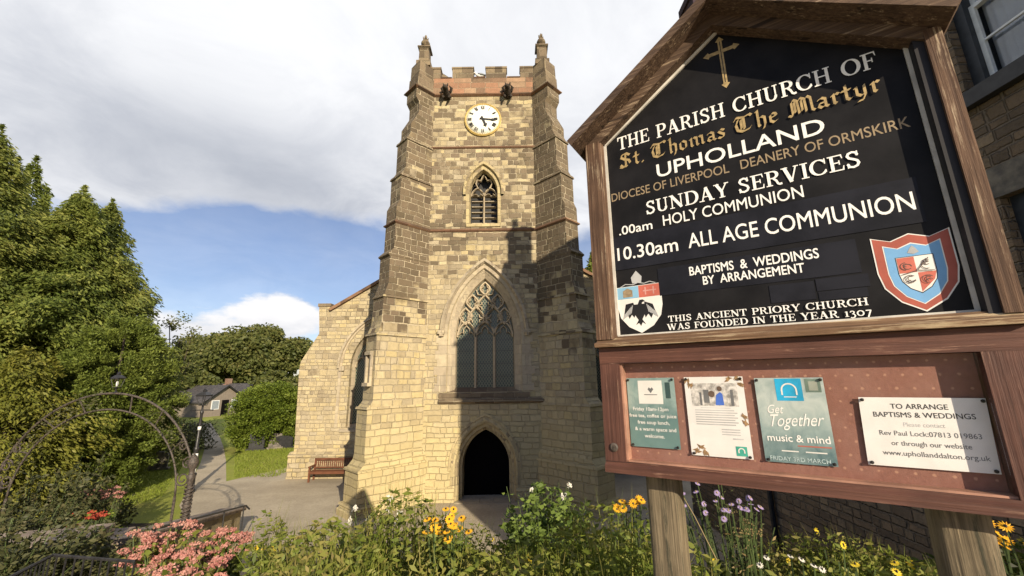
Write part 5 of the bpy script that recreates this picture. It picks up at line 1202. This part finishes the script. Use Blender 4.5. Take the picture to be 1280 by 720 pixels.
for s in (-1, 1):
    x = AC.x + s * 1.97; zb0 = 1.35 if s > 0 else .9
    pm = MB().lathe([(.10, 0), (.10, .10), (.06, .16), (.05, .3), (.055, .5), (.075, .6), (.05, .66), (.048, .95), (.06, 1.05), (.085, 1.12), (.05, 1.16), (.05, 1.24), (.095, 1.33), (.10, 1.40), (.07, 1.48), (.02, 1.54), (.0, 1.58)], 12, (x, AC.y, zb0 + .0))
    pst = pm.build("newel_post", M_rust, arch_t, True)
    tw = MB()
    for k in range(2): tw.tube([(x + .07 * math.cos(a + k * 3.14), AC.y + .07 * math.sin(a + k * 3.14), zb0 + .3 + a * .022) for a in (j * .5 for j in range(60))], .018, 5)
    tw.build("twist", M_rust, pst, True)
    MB().tube([(AC.x + s * 1.70, AC.y, 1.5 if s > 0 else .8), (AC.x + s * 1.70, AC.y, 2.1)], .026, 7).build("inner_upright", M_rust, arch_t)
    sc = MB()
    for cx, cz, r0, turns, ph in ((1.86, 2.72, .13, 1.6, 0), (1.80, 2.42, .15, 1.6, 2.4), (1.72, 3.05, .10, 1.5, 1)):
        sc.tube([AC + Vector((s * cx + r0 * (1 - .75 * j / 26) * math.cos(ph + turns * 6.283 * j / 26), 0, cz - AC.z + r0 * (1 - .75 * j / 26) * math.sin(ph + turns * 6.283 * j / 26))) for j in range(27)], .016, 5)
    sc.build_each("scroll", M_rust, arch_t, True)
tr_ = MB()
for a in (30, 52, 74, 106, 128, 150): tr_.tube([hoop(1.70, a, a + 1, 1)[0], hoop(2.03, a + 3, a + 4, 1)[0]], .013, 5)
tr_.build_each("tie_bar", M_rust, arch_t)
# climbing stems on the hoops
st_ = []
for k in range(900):
    a = nr.uniform(95, 168) if nr.random() < .7 else nr.uniform(20, 60); rr = 1.86 + nr.normal() * .13; st_.append(AC + Vector((rr * math.cos(R(a)), nr.normal() * .1, rr * math.sin(R(a)))))
V, Q = rand_leaves(np.array(st_), nr.uniform(.03, .07, 900), .03); npmesh("climber", V, Q, L_dark, arch_t)
def lantern(name, label, base, s, arm=0.):
    t = thing(name, label, "lamp", base); b = Vector(base)
    def q(r, z, n=4, r0=math.pi / 4): return [b + Vector((r * s * math.cos(r0 + k * 2 * math.pi / n), r * s * math.sin(r0 + k * 2 * math.pi / n), z * s)) for k in range(n)]
    MB().loft([q(.12, 0), q(.12, .05), q(.05, .1), q(.05, .3), q(.22, .36), q(.22, .40)]).build("base", M_iron, t)
    fr = MB()
    lo, hi = q(.21, .40), q(.36, .98)
    for k in range(4): fr.beam(lo[k], hi[k], .03 * s, .03 * s); fr.beam(hi[k], hi[(k + 1) % 4], .04 * s, .04 * s)
    fr.build("frame", M_iron, t)
    MB().loft([q(.19, .41), q(.34, .97)], cap=False).build("pane", M_pane, t)
    MB().loft([q(.42, 1.0), q(.42, 1.04), q(.2, 1.22), q(.1, 1.25), q(.1, 1.32), q(.14, 1.34), q(.04, 1.46), q(.01, 1.56)]).build("roof", M_iron, t)
    MB().lathe([(0, .42 * s), (.05 * s, .44 * s), (.07 * s, .6 * s), (.05 * s, .78 * s), (0, .82 * s)], 10, b).build("mantle", simple("lamp_mantle", (.8, .8, .78), .4, var=.05), t, True)
    return t
lantern("arch_lantern", "small black lantern perched on top of the iron arch", (AC.x + .08, AC.y, AC.z + 2.04), .30)
# lamp post
lp = ground_at(237, 616); lx, ly = lp.x, lp.y; lz = terrain(lx, ly)
lamp = thing("lamp_post", "old black street lamp post with white painted bands standing on the grass by the path", "lamp post", (lx, ly, lz))
pr = [(.17, -.1), (.17, .12), (.13, .16), (.125, .62), (.15, .66), (.15, .72), (.10, .76), (.085, 1.6), (.10, 1.64), (.10, 1.72), (.065, 1.76), (.05, 3.05), (.07, 3.1), (.07, 3.16), (.04, 3.2), (.035, 3.42)]
MB().lathe(pr, 14, (lx, ly, lz)).build("column", M_iron, lamp, True)
for z0, z1, r in ((.74, .98, .102), (1.22, 1.50, .094), (2.42, 2.56, .062)): MB().lathe([(r, z0), (r, z1)], 14, (lx, ly, lz)).build("white_band", M_bwhite, lamp, True)
mb = MB(); mb.tube([(lx - .45, ly, lz + 3.22), (lx + .45, ly, lz + 3.22)], .022, 6)
for s in (-1, 1): mb.lathe([(0, -.04), (.04, 0), (0, .04)], 8, (lx + s * .45, ly, lz + 3.22))
mb.build_each("ladder_bar", M_iron, lamp)
def qq(r, z): return [Vector((lx + r * math.cos(math.pi / 4 + k * math.pi / 2), ly + r * math.sin(math.pi / 4 + k * math.pi / 2), lz + z)) for k in range(4)]
ln = MB(); lo, hi = qq(.14, 3.42), qq(.27, 3.80)
for k in range(4): ln.beam(lo[k], hi[k], .025, .025); ln.beam(hi[k], hi[(k + 1) % 4], .035, .03); ln.beam(lo[k], lo[(k + 1) % 4], .03, .03)
lant = ln.build("lantern", M_iron, lamp)
MB().loft([qq(.13, 3.43), qq(.25, 3.79)], cap=False).build("pane", M_pane, lant)
MB().loft([qq(.31, 3.81), qq(.31, 3.84), qq(.14, 3.95), qq(.08, 3.98), qq(.08, 4.03), qq(.02, 4.1)]).build("lantern_roof", M_iron, lant)
# bench
bn = thing("park_bench", "red brown slatted wooden bench against the aisle wall of the church", "bench", (-8.25, 19.3, 0))
bx0, bx1, by = -9.12, -7.38, 19.05
mb = MB()
for k in range(5): mb.box(bx0, bx1, by + k * .09, by + k * .09 + .07, .42, .45)
mb.build("seat", M_bench, bn)
mb = MB(); mb.box(bx0, bx1, by + .50, by + .55, .84, .92); mb.box(bx0, bx1, by + .46, by + .50, .50, .55)
for k in range(18): x = bx0 + .08 + k * (bx1 - bx0 - .16) / 17; mb.beam((x, by + .48, .55), (x, by + .525, .84), .05, .02, (0, 1, 0))
mb.build("backrest", M_bench, bn)
for x in (bx0 + .03, bx1 - .03):
    MB().box(x - .035, x + .035, by - .02, by + .05, 0, .62).build("leg", M_bench, bn)
    MB().beam((x, by + .46, 0), (x, by + .54, .9), .07, .06, (0, 1, 0)).build("leg", M_bench, bn)
    MB().box(x - .045, x + .045, by - .06, by + .50, .62, .66).build("armrest", M_bench, bn)
MB().box(bx0, bx1, by + .0, by + .03, .34, .42).build("seat_rail", M_bench, bn)
# iron railing bottom left
rl = thing("iron_railing", "low black iron railing with thin bars at the bottom left corner", "railing", (-4.6, 3.6, terrain(-4.6, 3.6)))
ra = [at(8, 724, 3.4), at(66, 694, 3.75), at(168, 702, 4.1)]
MB().tube(ra, .014, 6).build("top_rail", M_iron, rl)
low = [p - Vector((0, 0, .55)) for p in ra]; MB().tube(low, .011, 6).build("bottom_rail", M_iron, rl)
mb = MB()
for k in range(20):
    f = k / 19 * 2; i = min(1, int(f)); p = ra[i].lerp(ra[i + 1], f - i); mb.tube([p - Vector((0, 0, .62)), p + Vector((0, 0, .005))], .007, 5)
mb.build_each("bar", M_iron, rl)
# ------------------------------------------------------------------ cottages, graves
def cottage(label, c, w, d_, eh, rh, rz, wall_m, gable=True):
    t = thing("cottage", label, "cottage", (c[0], c[1], 0), rz, "low cottages beyond the churchyard", local=True)
    MB().prism([(-w / 2, -.5), (w / 2, -.5), (w / 2, eh), (0, eh + rh), (-w / 2, eh)], lambda x, z: (x, -d_ / 2, z), lambda x, z: (x, d_ / 2, z)).build("wall", wall_m, t)
    rm = MB()
    for s in (-1, 1): rm.loft([[(s * (w / 2 + .35), y, eh - .22), (0, y, eh + rh + .06), (0, y, eh + rh + .22), (s * (w / 2 + .35), y, eh - .06)] for y in (-d_ / 2 - .3, d_ / 2 + .3)])
    rf_ = rm.build("roof", M_slate, t)
    for s in (-1, 1): MB().beam((s * (w / 2 + .4), -d_ / 2 - .33, eh - .2), (0, -d_ / 2 - .33, eh + rh + .1), .04, .2, (0, 0, 1)).build("bargeboard", M_blk, rf_)
    MB().box(-.35, .35, d_ * .2, d_ * .2 + .7, eh + rh - .4, eh + rh + 1.0).build("chimney", M_brick, rf_)
    for x in (-w * .24, w * .24):
        wn = MB().box(x - .55, x + .55, -d_ / 2 - .05, -d_ / 2 + .02, .9, 2.1).build("window", M_sash, t)
        MB().box(x - .47, x + .47, -d_ / 2 - .06, -d_ / 2 - .055, .98, 2.02).build("pane", M_wpane, wn)
    for y in np.linspace(-d_ * .3, d_ * .3, 3):
        wn = MB().box(w / 2 - .02, w / 2 + .05, y - .6, y + .6, .9, 2.1).build("window", M_sash, t)
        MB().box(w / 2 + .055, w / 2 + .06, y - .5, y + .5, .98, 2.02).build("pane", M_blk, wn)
    MB().box(-.5, .5, -d_ / 2 - .06, -d_ / 2 + .02, 0, 2.1).build("door", M_blackdoor, t)
c1 = at(268, 520, 62); cottage("small brick gabled cottage between the end of the path and the round bush", (c1.x, 62), 5.0, 8, 1.7, 1.5, R(15), M_brick)
c2 = at(222, 515, 60); cottage("long low brown cottage with a dark slate roof seen behind the lamp post", (c2.x, 60), 6, 17, 2.0, 1.9, R(75), M_render)
c3 = at(296, 512, 66); cottage("farthest cottage, mostly hidden behind the round bush, slate roofed", (c3.x, 66), 6, 12, 2.2, 1.9, R(70), M_render)
def grave(label, px, py, w, h, th, lean, rz, mat, shape):
    p = ground_at(px, py); t = thing("gravestone", label, "gravestone", (p.x, p.y, 0), rz, "gravestones beyond the church", local=True)
    o = [(-w / 2, -.2), (w / 2, -.2), (w / 2, h * .75)] + ([(w * .45, h * .9), (w * .25, h * .98), (0, h), (-w * .25, h * .98), (-w * .45, h * .9)] if shape else [(w / 2, h), (-w / 2, h)]) + [(-w / 2, h * .75)]
    MB().prism(o, lambda x, z: (x, -th / 2 + z * lean, z), lambda x, z: (x, th / 2 + z * lean, z)).build("stone", mat, t); MB().box(-w * .65, w * .65, -th, th, -.1, .12).build("base", mat, t)
grave("dark upright headstone in front of the round bush", 320, 563, .9, 1.1, .14, .05, .2, M_graved, False)
grave("pale leaning slab just right of the dark upright headstone", 343, 561, .75, .9, .13, .75, .5, M_grave, False)
grave("low dark headstone close to the church corner", 354, 560, 1.2, .8, .16, .0, -.1, M_graved, True)
grave("rounded grey headstone left of the lamp post under the cypress", 196, 588, .8, .9, .14, .06, .4, M_grave, True)
grave("wide dark headstone in the shade below the conifers", 172, 580, 1.4, .8, .16, .0, .3, M_graved, False)

# ------------------------------------------------------------------ beds
def stems_mesh(pts): 
    mb = MB()
    for a, b in pts:
        a, b = Vector(a), Vector(b); m_ = (a + b) / 2 + Vector((rnd.uniform(-.04, .04), rnd.uniform(-.04, .04), 0)); mb.tube([a, m_, b], [.006, .005, .003], 4, cap=False)
    return mb
def flowering(name, label, loc, h, r, leafm, flowm, nst=26, heads=20, hr=.06, petals=18, leaf=(.075, .03), nleaf=900, flat_head=True, cat="plant", psz=.02, group=None, top=.55):
    """clump of leafy stems with flower heads at the top"""
    t = thing(name, label, cat, loc, 0, group, local=True); tips = []; sm = MB()
    for k in range(nst):
        a, q = nr.uniform(0, 6.283), r * math.sqrt(nr.random()); b = Vector((q * .4 * math.cos(a), q * .4 * math.sin(a), -.1)); e = Vector((q * math.cos(a), q * math.sin(a), h * nr.uniform(top, 1)))
        sm.tube([b, (b + e) / 2 + Vector((nr.normal() * .02, nr.normal() * .02, .05)), e], [.008, .006, .004], 4, cap=False); tips.append((b, e))
    sm.build("stems", M_stem, t)
    i = nr.integers(0, nst, nleaf); f = nr.uniform(.12, .97, nleaf)[:, None]; B0 = np.array([tips[j][0] for j in i]); E0 = np.array([tips[j][1] for j in i])
    P = B0 + (E0 - B0) * f + nr.normal(size=(nleaf, 3)) * np.array([.045, .045, .02]); k = nr.uniform(.6, 1.3, nleaf)
    V, Q = rand_leaves(P, leaf[0] * k, leaf[1] * k, up=.25); npmesh("leaves", V, Q, leafm, t)
    if flowm and heads:
        hs = []
        for b, e in sorted(tips, key=lambda q: -q[1].z)[:heads]:
            n = petals
            if flat_head == 'ray':
                a = np.linspace(0, 6.283, n, endpoint=False); tl = unit(nr.normal(size=3) * .35 + np.array([.0, -.5, .7])); u_ = unit(np.cross(tl, [1, .1, 0])); v_ = np.cross(tl, u_)
                D = np.cos(a)[:, None] * u_ + np.sin(a)[:, None] * v_; S = np.cross(D, tl); hs.append(leafquads(np.array(e) + D * hr * .6, D, S, hr * .95, psz))
            else:
                G_ = unit(nr.normal(size=(n, 3))) * nr.random((n, 1)) ** .5 * hr
                if flat_head: G_[:, 2] *= .32
                hs.append(rand_leaves(np.array(e) + G_, psz * nr.uniform(.7, 1.3, n), psz * nr.uniform(.6, 1.1, n), up=.6))
        order = sorted(tips, key=lambda q: -q[1].z)[:heads]
        for (V, Q), (b, e) in zip(hs, order):
            mb = MB(); mb.add(V, [tuple(q) for q in Q])
            if flat_head == 'ray': mb.cur = 1; mb.lathe([(0, .012), (hr * .22, .008), (hr * .25, 0), (0, -.005)], 6, e)
            mb.build("flower_head", [flowm, M_blk if flowm is not L_mauve else M_gold], t, fix=False)
    return t
def spot(px, py, Y):
    p = at(px, py, Y); z = terrain(p.x, Y); return (p.x, Y, z), p.z - z
# pink sedum in front of the arch
for px, py, Y, r, nst, lab in ((212, 658, 4.5, .33, 54, "wide clump of dull pink flower heads at the bottom left, below the iron arch"), (278, 668, 4.7, .25, 34, "smaller clump of pink flower heads beside the wide pink one, nearer the paving"), (236, 700, 3.9, .30, 36, "nearest low clump of pink flower heads at the bottom edge of the photo")):
    l, h = spot(px, py, Y); flowering("sedum_plant", lab, l, h, r, L_bed, L_sedum, nst, nst, .062, 46, (.08, .045), 700, True, psz=.026, top=.62)
# centre bed
l, h = spot(690, 603, 5.6); flowering("rose_bush", "tall leafy rose bush in the bed right of the church door", l, h, .72, L_rose, L_wht, 70, 3, .035, 16, (.095, .05), 5200, False, psz=.03, cat="bush", top=.25)
l, h = spot(778, 668, 4.6); flowering("leafy_bush", "fresh green bush in the bed just left of the notice board post", l, h, .52, L_rose, None, 50, 0, leaf=(.07, .03), nleaf=2600, cat="bush", top=.3)
l, h = spot(560, 640, 3.5); flowering("orange_flower", "clump of orange yellow daisies in front of the church door", l, h, .17, L_bed, L_orange, 30, 26, .032, 14, (.06, .02), 700, 'ray', psz=.016, top=.72)
l, h = spot(470, 632, 5.6); flowering("white_rose", "lanky rose with a few white blooms at the left end of the bed", l, h, .42, L_dark, L_wht, 34, 9, .04, 24, (.055, .03), 1300, False, psz=.034, top=.55)
l, h = spot(352, 683, 4.6); flowering("yellow_flower", "yellow daisies at the left tip of the centre bed", l, h, .30, L_bed, L_yellow, 30, 4, .034, 13, (.08, .03), 900, 'ray', psz=.02, top=.5)
l, h = spot(716, 668, 4.9); flowering("spiky_plant", "tuft of upright yellow green blades below the tall rose bush", l, h, .35, L_grass, None, 40, 0, leaf=(.24, .014), nleaf=900, top=.5)
l, h = spot(903, 608, 3.7); flowering("aster_plant", "mauve daisies on a loose clump behind the gap under the notice board", l, h, .36, L_dark, L_mauve, 40, 24, .024, 13, (.05, .014), 800, 'ray', psz=.012, top=.6)
l, h = spot(786, 622, 4.4); flowering("orange_flower", "small orange flower cluster half hidden by the left post of the notice board", l, h, .14, L_dark, L_orange, 14, 12, .045, 14, (.06, .02), 200, 'ray', psz=.02, top=.85)
l, h = spot(1040, 688, 2.6); flowering("yellow_flower", "dark centred yellow daisies at the bottom between the two posts of the notice board", l, h, .30, L_bed, L_yellow, 30, 4, .022, 13, (.06, .02), 700, 'ray', psz=.014, top=.6)
l, h = spot(1262, 656, 2.3); flowering("orange_flower", "orange flowers at the right edge below the corner of the case", l, h, .16, L_dark, L_orange, 16, 12, .03, 13, (.05, .018), 260, 'ray', psz=.012, top=.7)
l, h = spot(980, 705, 2.5); flowering("white_flower", "small white flowers low between the posts of the notice board", l, h, .22, L_bed, L_wht, 24, 8, .018, 10, (.05, .02), 500, 'ray', psz=.01, top=.6)
# dry stalk leaning behind the left post
l, h = spot(840, 575, 2.9); tag(MB().tube([(at(896, 700, 2.7)), (at(868, 645, 2.75)), (at(836, 590, 2.8))], [.004, .0035, .002], 5).build("dry_stalk", L_straw), "long pale dry stalk leaning behind the left post of the notice board", "plant stalk")
l, h = spot(928, 632, 3.0); flowering("pale_weed", "tall thin weed with buff seed heads between the posts", l, h, .10, L_straw, L_straw, 7, 7, .035, 22, (.05, .012), 90, False, psz=.012, top=.7)
# mixed low growth filling the bed
n = 100000; X = nr.uniform(-3.9, 4.9, n); Yb = nr.uniform(1.9, 9.4, n)
lo = 9.4 + .35 * np.sin(X * 1.3) + np.where(X < -3, -.9, 0); k = (nr.random(n) < np.where(Yb > 7, .75, 1.)) & (Yb < lo) & (X > -.60 * Yb) & (X > -2.75 + (Yb - 3.4) * .10); X, Yb = X[k], Yb[k]; n = len(X)
hn = .30 + .28 * np.sin(X * 2.1 + Yb) * np.sin(Yb * 1.7 - X) + .12 * np.sin(X * 6 + Yb * 5)
hn = (np.clip(hn, .16, .66) * 1.3 + np.where(X < .2, .14, 0)) * np.where(X > 1.3, .72, 1.)
Z = np.array([terrain(a, b) for a, b in zip(X, Yb)]); P = np.stack([X, Yb, Z + hn * nr.random(n) ** .6], 1)
kk = nr.uniform(.55, 1.3, n); V1 = rand_leaves(P, .070 * kk, .027 * kk, up=.4)
m_ = 6000; i = nr.integers(0, n, m_); B0 = np.stack([X[i], Yb[i], Z[i] + hn[i] * .55], 1); D = unit(nr.normal(size=(m_, 3)) * .3 + np.array([0, 0, 1.])); S = unit(np.cross(D, nr.normal(size=(m_, 3))))
V2 = leafquads(B0, D, S, hn[i] * 1.25, .011)
V, Q = merge([V1, V2]); tag(npmesh("ground_cover", V, Q, L_bed), "mixed low green growth filling the flower bed", "ground cover", kind='stuff')
m_ = 60; i = nr.integers(0, n, m_); V, Q = rand_leaves(np.repeat(np.stack([X[i], Yb[i], Z[i] + hn[i] + .03], 1), 5, 0) + nr.normal(size=(m_ * 5, 3)) * .012, .03, .02, up=.4); tag(npmesh("small_blossom", V, Q, L_yellow), "tiny yellow blossoms scattered through the bed", "flowers", kind='stuff')
# shrub bed on the left, behind the arch
SH = "dark shrubs in the left bed"
for px, py, Y, r, nl, mt, lab in ((55, 575, 10.2, 1.5, 6500, L_dark, "large dusky shrub under the left half of the iron arch"), (128, 592, 12.5, 1.0, 3400, L_dark, "brownish shrub between the pink flowers and the lawn, beyond the wall"), (10, 640, 8.0, 1.1, 3600, L_dark, "dark low shrub at the left edge of the photo above the railing"), (100, 672, 6.0, .8, 3000, L_dark, "small dusky shrub at the near end of the sloping wall"), (20, 690, 5.2, .8, 2600, L_dark, "dusky shrub directly behind the low iron railing"), (110, 640, 9.6, 1.0, 3600, L_bush, "low leafy green plant between the dark shrubs and the sloping wall")):
    l, h = spot(px, py, Y); flowering("shrub", lab, l, max(.7, h), r, mt, None, 60, 0, leaf=(.11, .055) if Y > 9 else (.075, .035), nleaf=nl if Y > 9 else int(nl * 1.7), cat="shrub", group=SH, top=.3)
l, h = spot(135, 608, 11.0); flowering("pink_flower", "pink flower heads on a plant behind the arch, beside the brownish shrub", l, h, .45, L_dark, L_sedum, 26, 22, .09, 30, (.09, .04), 500, True, psz=.04, top=.75)
l, h = spot(112, 642, 9.0); flowering("red_flower", "dull red flowers low in the dark shrubs below the iron arch", l, h, .35, L_dark, L_red, 16, 14, .08, 26, (.09, .04), 300, True, psz=.04, top=.8)
sbx = list(np.arange(-16, -5.5, .5)); sby = list(np.arange(4, 15, .5))
tag(grid_mesh("shrub_bed_soil", sbx, sby, M_soil, lambda x, y: terrain(x, y) + .02, lambda x, y: (Vector((x, y, 0)) - A_).dot(sW) < -.2 and y < 14.2 + (x + 14) * -.1 and x < -6), kind='structure')
# hedge bank hiding the road side at far left
for o in LOCALS:
    if '_loc' in o: del o['_loc']
